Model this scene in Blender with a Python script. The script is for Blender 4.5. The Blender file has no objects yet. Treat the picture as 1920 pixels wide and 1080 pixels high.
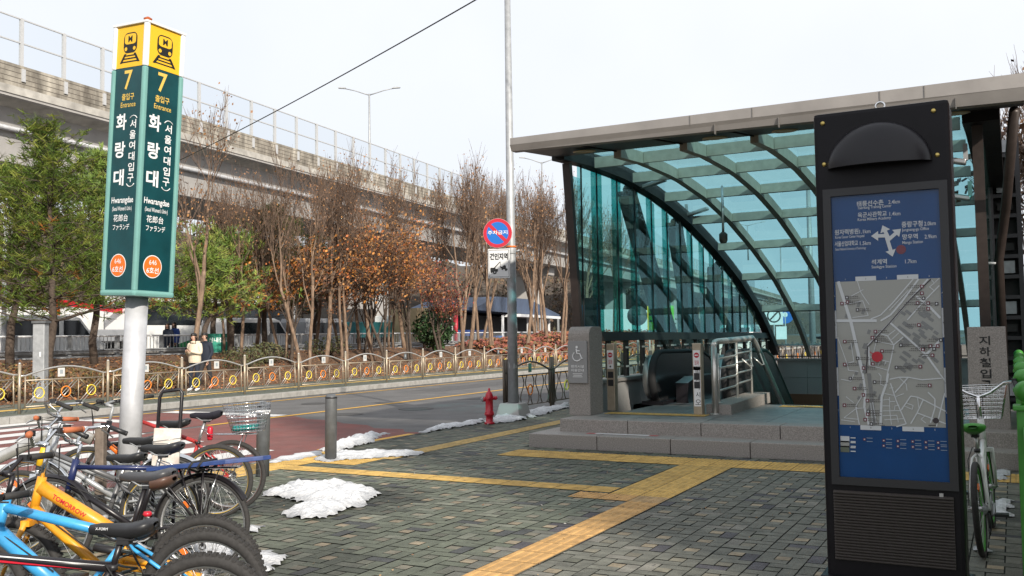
import bpy, bmesh, math, random
import numpy as np
from mathutils import Vector, Matrix, Quaternion, noise
random.seed(7)
S = bpy.context.scene
COL = S.collection
R = math.radians

# ------------------------------------------------------------------ camera
FPX = 1755.0; EYE = 1.5
ROLL = 0.0149; PITCH = R(2.9028); YAW = R(28.1125)      # road runs along +Y, camera looks 28 deg to its left
def ray(px, py):
    x = px-960.0; y = py-540.0
    c, s = math.cos(ROLL), math.sin(ROLL)
    xr = x*c-y*s; yr = x*s+y*c
    cp, sp = math.cos(PITCH), math.sin(PITCH)
    F = FPX*cp+yr*sp; U = FPX*sp-yr*cp
    c, s = math.cos(YAW), math.sin(YAW)
    return Vector((xr*c-F*s, xr*s+F*c, U))
EYEV = Vector((0, 0, EYE))
def P(px, py, z=0.0):                                    # where a sight line meets level z
    d = ray(px, py); return d*((z-EYE)/d.z)+EYEV
def PX(px, py, X): d = ray(px, py); return d*(X/d.x)+EYEV
def PY(px, py, Y): d = ray(px, py); return d*(Y/d.y)+EYEV
FWD = ray(960, 540).normalized()
RIGHT = (ray(1460, 540)-ray(460, 540)).normalized()
UP = RIGHT.cross(FWD)
def AT(px, py, dep):
    d = ray(px, py); return d*(dep/d.dot(FWD))+EYEV
cam = bpy.data.cameras.new("camera"); camo = bpy.data.objects.new("camera", cam); COL.objects.link(camo)
cam.sensor_width = 36.0; cam.lens = FPX/1920*36.0; cam.clip_start = 0.05; cam.clip_end = 3000
M = Matrix((RIGHT, UP, -FWD)).transposed().to_4x4(); M.translation = EYEV
camo.matrix_world = M
S.camera = camo

# ------------------------------------------------------------------ sky, sun, exposure
TOSUN = Vector((0.80, -0.60, 0)).normalized()
ELEV = R(27)
w = bpy.data.worlds.new("World"); S.world = w; w.use_nodes = True
nt = w.node_tree; nt.nodes.clear()
sky = nt.nodes.new("ShaderNodeTexSky"); sky.sky_type = 'NISHITA'; sky.sun_disc = False
sky.sun_elevation = ELEV; sky.sun_rotation = math.atan2(TOSUN.x, TOSUN.y); sky.air_density = 1.0; sky.dust_density = 3.0; sky.ozone_density = 1.0
tc = nt.nodes.new("ShaderNodeTexCoord"); nz = nt.nodes.new("ShaderNodeTexNoise"); nz.inputs['Scale'].default_value = 1.6; nz.inputs['Detail'].default_value = 5
rp = nt.nodes.new("ShaderNodeValToRGB"); rp.color_ramp.elements[0].position = .30; rp.color_ramp.elements[0].color = (.80, .80, .80, 1); rp.color_ramp.elements[1].position = .6; rp.color_ramp.elements[1].color = (.98, .98, .98, 1)
mx = nt.nodes.new("ShaderNodeMix"); mx.data_type = 'RGBA'
mx.inputs[7].default_value = (7.2, 7.45, 7.9, 1)          # thin bright cloud over the blue
bg = nt.nodes.new("ShaderNodeBackground"); bg.inputs[1].default_value = 0.102
ow = nt.nodes.new("ShaderNodeOutputWorld")
L = nt.links.new
L(tc.outputs['Generated'], nz.inputs['Vector']); L(nz.outputs['Fac'], rp.inputs[0]); L(rp.outputs[0], mx.inputs[0])
L(sky.outputs[0], mx.inputs[6]); L(mx.outputs[2], bg.inputs[0]); L(bg.outputs[0], ow.inputs[0])
sl = bpy.data.lights.new("sun", 'SUN'); sl.energy = 4.2; sl.angle = R(1.2); sl.color = (1, .93, .82)
so = bpy.data.objects.new("sun", sl); COL.objects.link(so)
so.rotation_euler = Vector((TOSUN.x*math.cos(ELEV), TOSUN.y*math.cos(ELEV), math.sin(ELEV))).to_track_quat('Z', 'Y').to_euler()
S.view_settings.view_transform = 'Standard'; S.view_settings.look = 'None'; S.view_settings.gamma = 1; S.view_settings.exposure = 0.42
S.render.engine = 'CYCLES'
S.cycles.max_bounces = 8; S.cycles.transparent_max_bounces = 16; S.cycles.glossy_bounces = 3; S.cycles.diffuse_bounces = 3
S.cycles.caustics_reflective = False; S.cycles.caustics_refractive = False
S.cycles.use_denoising = True

# ------------------------------------------------------------------ materials
MATS = {}
def mat(name, col, rough=.6, metal=0, var=.0, scale=3.0, bump=0, bscale=40, spec=.5, attr=None, dirt=None, coat=0, detail=5, stretch=None):
    """Principled paint: optional noise variation of the colour, second stain colour, fine bump, face-colour attribute."""
    if name in MATS: return MATS[name]
    m = bpy.data.materials.new(name); m.use_nodes = True; n = m.node_tree.nodes; l = m.node_tree.links.new
    b = n['Principled BSDF']; b.inputs['Roughness'].default_value = rough; b.inputs['Metallic'].default_value = metal
    b.inputs['Specular IOR Level'].default_value = spec; b.inputs['Coat Weight'].default_value = coat
    c = (*col, 1)
    b.inputs['Base Color'].default_value = c
    t = n.new("ShaderNodeTexCoord")
    vec = t.outputs['Object']
    if stretch:
        mp = n.new("ShaderNodeMapping"); mp.inputs['Scale'].default_value = stretch; l(vec, mp.inputs[0]); vec = mp.outputs[0]
    src = None
    if attr:
        a = n.new("ShaderNodeAttribute"); a.attribute_name = attr; src = a.outputs['Color']
    if var or dirt:
        z = n.new("ShaderNodeTexNoise"); z.inputs['Scale'].default_value = scale; z.inputs['Detail'].default_value = detail; z.inputs['Roughness'].default_value = .65
        l(vec, z.inputs['Vector'])
        r = n.new("ShaderNodeMapRange"); r.inputs[1].default_value = .3; r.inputs[2].default_value = .7
        l(z.outputs['Fac'], r.inputs[0])
        if dirt:
            k = n.new("ShaderNodeMix"); k.data_type = 'RGBA'; l(r.outputs[0], k.inputs[0]); k.inputs[6].default_value = c; k.inputs[7].default_value = (*dirt, 1)
            if src: l(src, k.inputs[6])
            src = k.outputs[2]
        if var:
            r2 = n.new("ShaderNodeMapRange"); r2.inputs[1].default_value = .25; r2.inputs[2].default_value = .75; r2.inputs[3].default_value = 1-var; r2.inputs[4].default_value = 1+var
            z2 = n.new("ShaderNodeTexNoise"); z2.inputs['Scale'].default_value = scale*2.3; z2.inputs['Detail'].default_value = detail; l(vec, z2.inputs['Vector']); l(z2.outputs['Fac'], r2.inputs[0])
            v = n.new("ShaderNodeVectorMath"); v.operation = 'SCALE'
            if src: l(src, v.inputs[0])
            else: v.inputs[0].default_value = col
            l(r2.outputs[0], v.inputs['Scale']); src = v.outputs[0]
    if src: l(src, b.inputs['Base Color'])
    if bump:
        z3 = n.new("ShaderNodeTexNoise"); z3.inputs['Scale'].default_value = bscale; z3.inputs['Detail'].default_value = 4; l(t.outputs['Object'], z3.inputs['Vector'])
        bn = n.new("ShaderNodeBump"); bn.inputs['Strength'].default_value = bump; bn.inputs['Distance'].default_value = .02
        l(z3.outputs['Fac'], bn.inputs['Height']); l(bn.outputs[0], b.inputs['Normal'])
    MATS[name] = m; return m
def glass(name, tint, gloss=1.0, rough=.01, milk=0):
    if name in MATS: return MATS[name]
    m = bpy.data.materials.new(name); m.use_nodes = True; n = m.node_tree.nodes; l = m.node_tree.links.new
    n.remove(n['Principled BSDF'])
    tr = n.new("ShaderNodeBsdfTransparent"); tr.inputs[0].default_value = (*tint, 1)
    gl = n.new("ShaderNodeBsdfGlossy"); gl.inputs['Roughness'].default_value = rough; gl.inputs[0].default_value = (gloss, gloss, gloss, 1)
    fr = n.new("ShaderNodeFresnel"); ge = n.new('ShaderNodeNewGeometry'); io = n.new('ShaderNodeMath'); io.operation = 'MULTIPLY_ADD'
    io.inputs[1].default_value = 1/1.45-1.45; io.inputs[2].default_value = 1.45; l(ge.outputs['Backfacing'], io.inputs[0]); l(io.outputs[0], fr.inputs[0])
    x = n.new("ShaderNodeMixShader"); l(fr.outputs[0], x.inputs[0]); l(tr.outputs[0], x.inputs[1]); l(gl.outputs[0], x.inputs[2])
    out = x.outputs[0]
    if milk:                                             # uneven milky diffuse share mixed over the pane
        df = n.new("ShaderNodeBsdfDiffuse"); df.inputs[0].default_value = (tint[0]*.8+.12, tint[1]*.8+.1, tint[2]*.8+.1, 1)
        tl_ = n.new("ShaderNodeBsdfTranslucent"); tl_.inputs[0].default_value = df.inputs[0].default_value
        a_ = n.new("ShaderNodeAddShader"); l(df.outputs[0], a_.inputs[0]); l(tl_.outputs[0], a_.inputs[1])
        tcx = n.new("ShaderNodeTexCoord"); mpp = n.new("ShaderNodeMapping"); mpp.inputs['Scale'].default_value = (1.2, 1.2, .35); nz_ = n.new("ShaderNodeTexNoise"); nz_.inputs['Scale'].default_value = 2.5; nz_.inputs['Detail'].default_value = 8
        mr = n.new("ShaderNodeMapRange"); mr.inputs[1].default_value = .35; mr.inputs[2].default_value = .75; mr.inputs[3].default_value = milk*.5; mr.inputs[4].default_value = milk*2
        l(tcx.outputs['Object'], mpp.inputs[0]); l(mpp.outputs[0], nz_.inputs['Vector']); l(nz_.outputs['Fac'], mr.inputs[0])
        y = n.new("ShaderNodeMixShader"); l(mr.outputs[0], y.inputs[0]); l(out, y.inputs[1]); l(a_.outputs[0], y.inputs[2]); out = y.outputs[0]
    l(out, n['Material Output'].inputs[0]); MATS[name] = m; return m

m_asphalt = mat('asphalt', (.105, .103, .103), .8, var=.22, scale=.7, bump=.35, bscale=90, dirt=(.13, .125, .12), detail=8)
m_redroad = mat('red road surfacing', (.205, .060, .050), .8, var=.2, scale=1.6, bump=.35, bscale=90, dirt=(.16, .075, .066), detail=8)
m_white = mat('white road paint', (.72, .71, .69), .65, var=.1, scale=5, dirt=(.60, .58, .56), detail=8)
m_yellow = mat('yellow road paint', (.66, .36, .045), .65, var=.12, scale=5)
m_paver = mat('block paving', (.1, .12, .1), .72, attr='Col', var=.34, scale=4, bump=.4, bscale=50, detail=9)
m_joint = mat('paving joints', (.035, .04, .035), .95, var=.3, scale=8)
m_tact = mat('yellow tactile paving', (.5, .3, .08), .75, attr='Col', var=.32, scale=3.5, detail=9, bump=.15, bscale=60)
m_kerb = mat('granite kerb', (.36, .35, .33), .85, var=.18, scale=3, dirt=(.26, .25, .23), bump=.2, bscale=80)
m_granite = mat('grey granite', (.37, .34, .31), .62, var=.45, scale=70, dirt=(.20, .18, .165), bump=.08, bscale=120)
m_granite_top = mat('worn granite paving', (.26, .23, .21), .42, var=.22, scale=5, dirt=(.115, .12, .12), bump=.06, bscale=90)
m_granite_light = mat('light granite', (.42, .41, .395), .6, var=.2, scale=70, dirt=(.27, .26, .25))
m_gap = mat('dark joint filler', (.02, .02, .02), .9)
m_conc = mat('pale concrete', (.44, .42, .40), .85, var=.12, scale=.35, dirt=(.35, .335, .32), bump=.15, bscale=10)
m_parapet = mat('stained parapet concrete', (.44, .40, .335), .9, var=.5, scale=.9, dirt=(.105, .09, .072), bump=.3, bscale=8, stretch=(1, 1, .35))
m_cband = mat('sound concrete band', (.50, .475, .43), .9, var=.25, scale=.8, dirt=(.33, .31, .28))
m_soil = mat('leaf strewn soil', (.16, .085, .045), .95, var=.4, scale=1.5, dirt=(.10, .06, .035), bump=.8, bscale=14)
m_earth = mat('bare earth', (.11, .095, .075), .95, var=.3, scale=.2, dirt=(.07, .065, .05))
m_steel = mat('stainless steel', (.62, .60, .56), .33, .75, var=.08, scale=6)
m_bronze = mat('bronze tinted steel', (.40, .335, .25), .42, .45, var=.12, scale=6)
m_galv = mat('galvanised steel', (.40, .41, .42), .55, .35, var=.14, scale=5, dirt=(.32, .33, .34))
m_silver = mat('silver painted pole', (.56, .57, .60), .42, .25, var=.14, scale=4, dirt=(.43, .43, .44), detail=9)
m_chrome = mat('chrome', (.75, .75, .75), .15, 1)
m_alu = mat('dull aluminium', (.5, .5, .5), .35, .9)
m_black = mat('black rubber', (.022, .021, .021), .75, var=.2, scale=20)
m_tyre = mat('tyre rubber', (.030, .028, .027), .82, var=.3, scale=25)
m_wallyellow = mat('yellow tyre wall', (.55, .36, .03), .6)
m_browntyre = mat('brown tyre wall', (.12, .05, .035), .7)
m_blkmetal = mat('black painted metal', (.012, .010, .012), .32, 0, var=.25, scale=4)
m_pillar = mat('satin black pillar paint', (.007, .006, .008), .42, 0, var=.3, scale=3, spec=.22)
m_blkplastic = mat('black plastic', (.02, .02, .022), .42)
m_darkframe = mat('dark bronze frame', (.045, .034, .030), .42, .3, var=.2, scale=5)
m_beam = mat('black edge beam paint', (.014, .012, .012), .55, 0, var=.2, scale=4, spec=.25)
m_rib = mat('grey green steel', (.37, .34, .29), .5, .3, var=.15, scale=4)
m_soffit = mat('dark soffit panel', (.045, .043, .045), .45, .1, var=.15, scale=2)
m_fascia = mat('weathered aluminium fascia', (.33, .305, .285), .5, .35, var=.12, scale=1.2, dirt=(.27, .25, .235), detail=8)
m_blue = mat('poster blue', (.003, .055, .19), .3, var=.12, scale=2, spec=.3, coat=.12)
m_map = mat('map grey', (.36, .36, .335), .3, spec=.3, coat=.12)
m_mapdark = mat('map block grey', (.215, .22, .22), .3, spec=.3, coat=.12)
m_mapwhite = mat('map white', (.62, .64, .66), .3, spec=.3, coat=.12)
m_mapblack = mat('map dark ink', (.04, .03, .035), .3)
m_mapink = mat('map label ink', (.11, .10, .10), .3)
m_keyink = mat('map key pale ink', (.30, .36, .45), .3)
m_maproon = mat('map maroon', (.16, .02, .04), .3)
m_red = mat('signal red', (.50, .012, .03), .35, var=.1, scale=4, coat=.3)
m_orange = mat('orange sign paint', (.74, .16, .02), .4)
m_teal = mat('dark teal panel', (.004, .046, .056), .3, var=.2, scale=3, dirt=(.006, .058, .066))
m_aqua = mat('pale teal trim', (.17, .36, .33), .4, var=.1, scale=2)
m_signyel = mat('sign yellow', (.80, .47, .02), .4)
m_signwhite = mat('sign white', (.80, .80, .80), .4)
m_letyel = mat('letter yellow', (.74, .50, .10), .4)
m_signblue = mat('traffic blue', (.01, .14, .50), .35)
m_signgrey = mat('white sign plate', (.66, .66, .66), .4, var=.06, scale=5)
m_ink = mat('black lettering', (.01, .01, .01), .5)
m_bollard = mat('grey painted bollard', (.115, .12, .125), .55, .2, var=.2, scale=6)
m_green = mat('green enamel', (.055, .265, .035), .42, var=.2, scale=4, coat=.1)
m_bark = mat('light brown bark', (.27, .185, .125), .9, var=.5, scale=7, dirt=(.13, .085, .06), bump=.7, bscale=14, stretch=(1, 1, .3))
m_darkbark = mat('dark bark', (.075, .055, .042), .9, var=.4, scale=7, bump=.7, bscale=14)
m_twig = mat('brown twigs', (.150, .100, .072), .9, var=.3, scale=3)
m_leaf = mat('tree leaves', (.1, .1, .05), .7, attr='Col', var=.2, scale=6)
m_snow = mat('old snow', (.7, .7, .7), .6, attr='Col', var=.2, scale=11, bump=1.0, bscale=38, detail=9)
m_skin = mat('skin', (.50, .30, .22), .55)
m_hair = mat('black hair', (.014, .011, .010), .5)
m_cream = mat('cream jacket', (.68, .58, .45), .8, var=.1, scale=14, bump=.4, bscale=16)
m_navy = mat('dark navy cloth', (.016, .022, .038), .85, var=.2, scale=10)
m_bluecloth = mat('blue cloth', (.03, .07, .26), .85)
m_vwhite = mat('white vehicle paint', (.74, .74, .73), .35, var=.04, scale=2)
m_vglass = mat('dark vehicle glass', (.012, .016, .02), .08)
m_vgrey = mat('grey vehicle body', (.30, .31, .33), .35)
m_tarp = mat('blue tarpaulin', (.055, .08, .135), .6, var=.2, scale=1)
m_dark = mat('dark interior', (.03, .028, .027), .8, var=.3, scale=2)
m_roofglass = glass('roof glass', (.31, .60, .65), milk=.03)
m_wallglass = glass('pale wall glass', (.30, .64, .66), milk=.015)
m_tealglass = glass('teal wall glass', (.06, .36, .34), milk=.015)
m_barglass = glass('barrier glass', (.94, .965, .98), .35)
m_barpost = mat('pale grey barrier post', (.52, .52, .52), .5, .2, var=.1, scale=5)
m_clear = glass('balustrade glass', (.55, .74, .70))

# ------------------------------------------------------------------ mesh helpers
class B:
    """collects shapes; build() links them as ONE mesh object"""
    def __init__(s): s.v = []; s.f = []; s.m = []; s.sm = []; s.c = []; s.mats = []
    def mi(s, m):
        if m not in s.mats: s.mats.append(m)
        return s.mats.index(m)
    def add(s, v, f, m, smooth=False, col=None):
        o = len(s.v); k = s.mi(m)
        s.v += [tuple(p) for p in v]
        for q in f:
            s.f.append(tuple(i+o for i in q)); s.m.append(k); s.sm.append(smooth); s.c.append(col or (1, 1, 1))
    def box(s, c, d, m, rot=None, bev=0.0, col=None):
        x, y, z = d[0]/2, d[1]/2, d[2]/2
        Q = rot if rot is not None else Matrix.Identity(3)
        if not bev:
            v = [Vector((a*x, b*y, e*z)) for a in (-1, 1) for b in (-1, 1) for e in (-1, 1)]
            f = [(0, 1, 3, 2), (4, 6, 7, 5), (0, 4, 5, 1), (2, 3, 7, 6), (0, 2, 6, 4), (1, 5, 7, 3)]
        else:
            bm = bmesh.new(); bmesh.ops.create_cube(bm, size=1)
            for q in bm.verts: q.co = Vector((q.co.x*2*x, q.co.y*2*y, q.co.z*2*z))
            bmesh.ops.bevel(bm, geom=bm.edges[:], offset=min(bev, x*.9, y*.9, z*.9), segments=2, affect='EDGES', profile=.6)
            bm.verts.index_update(); v = [q.co.copy() for q in bm.verts]; f = [[q.index for q in g.verts] for g in bm.faces]; bm.free()
        s.add([Q @ p+Vector(c) for p in v], f, m, False, col)
    def bar(s, a, b, wd, ht, m, upv=(0, 0, 1)):
        a = Vector(a); b = Vector(b); x = (b-a); ln = x.length; x.normalize(); y = Vector(upv).cross(x)
        if y.length < 1e-4: y = Vector((0, 1, 0)).cross(x)
        y.normalize(); z = x.cross(y)
        s.box((a+b)/2, (ln, wd, ht), m, Matrix((x, y, z)).transposed())
    def tube(s, pts, r, m, n=8, closed=False, cap=True, smooth=True, sx=1.0):
        pts = [Vector(p) for p in pts]; k = len(pts)
        rr = [r]*k if isinstance(r, (int, float)) else list(r)
        T = []
        for i in range(k):
            if closed: t = pts[(i+1) % k]-pts[i-1]
            else: t = pts[min(i+1, k-1)]-pts[max(i-1, 0)]
            T.append(t.normalized() if t.length > 1e-9 else Vector((0, 0, 1)))
        u = T[0].orthogonal().normalized()
        if abs(T[0].z) < .9: u = (Vector((0, 0, 1))-T[0]*T[0].z).normalized()
        v = []; f = []
        for i in range(k):
            u = (u-T[i]*u.dot(T[i]))
            u = u.normalized() if u.length > 1e-6 else T[i].orthogonal().normalized()
            wv = T[i].cross(u)
            for j in range(n):
                a = 2*math.pi*j/n; v.append(pts[i]+u*(rr[i]*math.cos(a))+wv*(rr[i]*sx*math.sin(a)))
        for i in range(k if closed else k-1):
            i2 = (i+1) % k
            for j in range(n):
                j2 = (j+1) % n; f.append((i*n+j, i*n+j2, i2*n+j2, i2*n+j))
        if cap and not closed:
            f.append(tuple(range(n))[::-1]); f.append(tuple((k-1)*n+j for j in range(n)))
        s.add(v, f, m, smooth)
    def ring(s, c, rad, r, m, axis='y', n=24, k=6, a0=0, a1=None):
        pts = []
        full = a1 is None
        cnt = n if full else n+1
        for i in range(cnt):
            a = a0+(2*math.pi if full else a1-a0)*i/n
            p = (math.cos(a)*rad, math.sin(a)*rad)
            pts.append(Vector(c)+{'y': Vector((p[0], 0, p[1])), 'x': Vector((0, p[0], p[1])), 'z': Vector((p[0], p[1], 0))}[axis])
        s.tube(pts, r, m, k, closed=full)
    def lathe(s, prof, m, c=(0, 0, 0), n=16, smooth=True):
        v = []; f = []
        for r_, z in prof:
            for j in range(n):
                a = 2*math.pi*j/n; v.append((c[0]+r_*math.cos(a), c[1]+r_*math.sin(a), c[2]+z))
        for i in range(len(prof)-1):
            for j in range(n):
                j2 = (j+1) % n; f.append((i*n+j, i*n+j2, (i+1)*n+j2, (i+1)*n+j))
        f.append(tuple(range(n))[::-1]); f.append(tuple((len(prof)-1)*n+j for j in range(n)))
        s.add(v, f, m, smooth)
    def prism(s, o2, a, b, fn, m, smooth=False):
        """outline o2 (list of 2-D points) swept from a to b; fn(u,v,t)->point"""
        k = len(o2); v = [fn(u, q, a) for u, q in o2]+[fn(u, q, b) for u, q in o2]
        f = [tuple(range(k)), tuple(range(2*k-1, k-1, -1))]+[(i, k+i, k+(i+1) % k, (i+1) % k) for i in range(k)]
        s.add(v, f, m, smooth)
    def quad(s, pts, m, col=None): s.add(pts, [tuple(range(len(pts)))], m, False, col)
    def text(s, body, o, xd, ud, m, h=None, w=None, bold=.0, align='C', ext=.0015):
        """flat lettering; h = height of its bounding box, w = its width"""
        cu = bpy.data.curves.new('lettering', 'FONT'); cu.body = body; cu.offset = bold; cu.resolution_u = 3; cu.align_x = 'CENTER'; cu.space_line = .9
        ob = bpy.data.objects.new('lettering', cu); COL.objects.link(ob)
        dg = bpy.context.evaluated_depsgraph_get(); dg.update()
        me = bpy.data.meshes.new_from_object(ob.evaluated_get(dg))
        vs = np.array([q.co[:] for q in me.vertices]) if len(me.vertices) else np.zeros((0, 3))
        fs = [tuple(p.vertices) for p in me.polygons]
        bpy.data.objects.remove(ob); bpy.data.curves.remove(cu); bpy.data.meshes.remove(me)
        if not len(vs): return
        lo, hi = vs.min(0), vs.max(0); W = hi[0]-lo[0]; H = hi[1]-lo[1]
        sy = (h/H) if h else (w/W); sx = (w/W) if w else sy
        cx_ = {'C': (lo[0]+hi[0])/2, 'L': lo[0], 'R': hi[0]}[align]; cy_ = (lo[1]+hi[1])/2
        xd = Vector(xd).normalized(); ud = Vector(ud).normalized(); o = Vector(o)
        s.add([o+xd*((p[0]-cx_)*sx)+ud*((p[1]-cy_)*sy) for p in vs], fs, m)
    def disc(s, o, xd, ud, r, m, n=28, r2=None):
        xd = Vector(xd).normalized(); ud = Vector(ud).normalized(); o = Vector(o)
        P1 = [o+xd*(r*math.cos(2*math.pi*i/n))+ud*(r*math.sin(2*math.pi*i/n)) for i in range(n)]
        if r2 is None: s.add(P1, [tuple(range(n))], m)
        else:
            P2 = [o+xd*(r2*math.cos(2*math.pi*i/n))+ud*(r2*math.sin(2*math.pi*i/n)) for i in range(n)]
            s.add(P1+P2, [(i, (i+1) % n, n+(i+1) % n, n+i) for i in range(n)], m)
    def poly(s, o, xd, ud, pts, m):
        xd = Vector(xd).normalized(); ud = Vector(ud).normalized(); o = Vector(o)
        s.add([o+xd*a+ud*b for a, b in pts], [tuple(range(len(pts)))], m)
    def build(s, name, parent=None, bev=0, color=False, sub=0):
        me = bpy.data.meshes.new(name); me.from_pydata(s.v, [], s.f)
        for m in s.mats: me.materials.append(m)
        me.polygons.foreach_set('material_index', s.m); me.polygons.foreach_set('use_smooth', s.sm)
        if color:
            a = me.attributes.new('Col', 'FLOAT_COLOR', 'CORNER')
            ln = np.array([len(q) for q in s.f]); cc = np.repeat(np.array(s.c, dtype=np.float32), ln, axis=0)
            a.data.foreach_set('color', np.concatenate([cc, np.ones((len(cc), 1), np.float32)], 1).ravel())
        me.update()
        if bev:
            bm = bmesh.new(); bm.from_mesh(me)
            bmesh.ops.remove_doubles(bm, verts=bm.verts[:], dist=1e-5)
            e = [q for q in bm.edges if len(q.link_faces) == 2 and q.calc_face_angle(0) > .6]
            bmesh.ops.bevel(bm, geom=e, offset=bev, segments=2, affect='EDGES', profile=.6, clamp_overlap=True); bm.to_mesh(me); bm.free()
        o = bpy.data.objects.new(name, me); COL.objects.link(o)
        if parent: o.parent = parent
        return o
def tag(o, label=None, cat=None, group=None, kind=None):
    for k, v in (('label', label), ('category', cat), ('group', group), ('kind', kind)):
        if v: o[k] = v
    return o
def thing(name, label, cat, loc=(0, 0, 0), rot=(0, 0, 0), group=None):
    o = bpy.data.objects.new(name, None); COL.objects.link(o); o.empty_display_size = .1
    o.location = loc; o.rotation_euler = rot; return tag(o, label, cat, group)
def dup(root, loc, rz=0, label=None, scale=1.0, rot=None):
    r = root.copy(); COL.objects.link(r); r.location = loc; r.rotation_euler = rot or (0, 0, rz)
    r.scale = scale if isinstance(scale, (tuple, list)) else (scale,)*3
    if label: r['label'] = label
    for ch in list(root.children):
        c = ch.copy(); COL.objects.link(c); c.parent = r
        for g in list(ch.children):
            d = g.copy(); COL.objects.link(d); d.parent = c
    return r
def cpart(o, loc, parent=None, rot=None):
    c = o.copy(); COL.objects.link(c); c.location = loc
    if rot: c.rotation_euler = rot
    if parent: c.parent = parent
    for g in list(o.children):
        d = g.copy(); COL.objects.link(d); d.parent = c
    return c
X_ = Vector((1, 0, 0)); Y_ = Vector((0, 1, 0)); Z_ = Vector((0, 0, 1))
def struct(name, b, color=False): return tag(b.build(name, color=color), kind='structure')
def rect(b, x0, x1, y0, y1, z, m): b.quad([(x0, y0, z), (x1, y0, z), (x1, y1, z), (x0, y1, z)], m)

#@@STRUCTURE
# ------------------------------------------------------------------ ground, road, pavements
b = B()
for x0, x1, y0, y1 in ((-900, -8.3, -300, 1200), (-8.3, 900, -300, 15), (-8.3, -5.9, 15, 26.2), (.2, 900, 15, 26.2), (-8.3, 900, 26.2, 1200)):
    rect(b, x0, x1, y0, y1, -.19, m_earth)
struct('ground', b)
b = B(); rect(b, -18.2, -8.5, -60, 320, -.15, m_asphalt); struct('road', b)
# painted markings, one sheet above the road
b = B()
def crossend(x): return 8.1+.26*abs(x)
red = [(-13.62, 7.0), (-9.05, 6.0), (-9.0, 13.4), (-8.85, 13.6), (-9.4, 13.55), (-9.7, 13.95), (-10.3, 13.9), (-10.8, 14.35), (-11.5, 14.5), (-12.1, 14.95), (-12.8, 15.0), (-13.62, 15.5)]
b.quad([(x, y, -.146) for x, y in red], m_redroad)
b.quad([(x, y, -.146) for x, y in ((-17.2, 9), (-13.85, 8), (-13.85, 15.15), (-17.2, 15.15))], m_redroad)
struct('red_road_surface', b)
b = B()
x = -18.0
while x < -9.3:
    b.quad([(x, crossend(x)-4.4, -.142), (x+.47, crossend(x+.47)-4.4, -.142), (x+.47, crossend(x+.47), -.142), (x, crossend(x), -.142)], m_white); x += .98
rect(b, -17.4, -13.9, 15.2, 15.65, -.142, m_white)
rect(b, -17.5, -14.6, 13.05, 13.5, -.142, m_white)
rect(b, -13.82, -13.67, 13.2, 320, -.142, m_yellow)
rect(b, -17.42, -17.30, 13.2, 320, -.142, m_yellow)
rect(b, -9.15, -9.0, 10.9, 13.3, -.142, m_yellow)
rect(b, -8.75, -8.62, 16, 320, -.142, m_yellow)
struct('road_markings', b)
b = B(); b.quad([(x, y, -.147) for x, y in ((-12.9, 21), (-10.4, 21.2), (-10.5, 26), (-12.8, 25.8))], mat('asphalt patch', (.075, .073, .073), .85, var=.25, scale=3)); b.quad([(x, y, -.1468) for x, y in ((-16.4, 24), (-15.2, 24), (-15.3, 46), (-16.3, 46))], mat('asphalt trench', (.088, .086, .086), .85, var=.25, scale=3)); struct('road_patch', b)
# manhole covers
for px, py, r_, l in ((650, 777, .36, 'dark round manhole cover beside the yellow centre line'), (780, 767, .40, 'round manhole cover in the middle of the near lane'), (590, 757, .34, 'round manhole cover in the far lane')):
    p = P(px, py, -.15)
    t = B(); t.lathe([(r_, 0), (r_, .006), (r_-.04, .007), (r_-.05, .003), (.02, .004)], mat('cast iron cover', (.07, .068, .066), .7, .3, var=.2, scale=9), n=28)
    o = t.build('manhole_cover'); o.location = (p.x, p.y, -.149); tag(o, l, 'manhole cover', 'manhole covers in the road')
# near kerb
b = B()
rnd = random.Random(3)
y = -6.0
while y < 60:
    drop = y < 12.4
    if drop: b.prism([(-8.5, -.142), (-8.25, -.142), (-8.25, -.004), (-8.5, -.125)], y+.006, y+.994, lambda u, v, t: (u, t, v), m_kerb)
    else: b.box((-8.375, y+.5, -.07), (.25, .988, .146), m_kerb, bev=.015)
    y += 1.0
struct('kerb', b)
b = B(); rect(b, -8.27, 5, -8, 11.3, -.012, m_joint); rect(b, -8.27, -5.85, 11.3, 60, -.012, m_joint); struct('pavement_bed', b)
# block paving laid as pinwheels: pale square inside four grey-green blocks
b = B(); A = .1035; G = .0045
def blk(x0, y0, x1, y1, kind):
    if x0 > -8.24 and x1 < 2.0 and y1 < 60:
        if y1 > 11.36 and x1 > -5.86: return
        n1 = noise.noise(Vector((x0*.55, y0*.55, 0))); r_ = rnd.random()
        if kind == 's':
            c = (.245, .20, .135) if r_ > .5 else ((.17, .155, .115) if r_ > .15 else (.12, .12, .09))
            k = .8+.35*rnd.random()+.2*n1
        else:
            c = (.104, .114, .082) if r_ > .20 else ((.15, .155, .118) if r_ > .08 else (.055, .057, .055))
            k = .92+.30*rnd.random()+.36*n1
            if x0 > -3.4: c = (c[0]*.92+.012, c[1]*.86+.008, c[2]*.9+.012)
        for (wx, wy, wr) in WET:
            dd_ = math.hypot(x0-wx, y0-wy)+.15*noise.noise(Vector((x0*4, y0*4, 2)))
            if dd_ < wr: k *= .62
        z = rnd.uniform(-.0022, .0022)
        b.quad([(x0+G, y0+G, z), (x1-G, y0+G, z), (x1-G, y1-G, z), (x0+G, y1-G, z)], m_paver, (c[0]*k, c[1]*k, c[2]*k))
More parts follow.
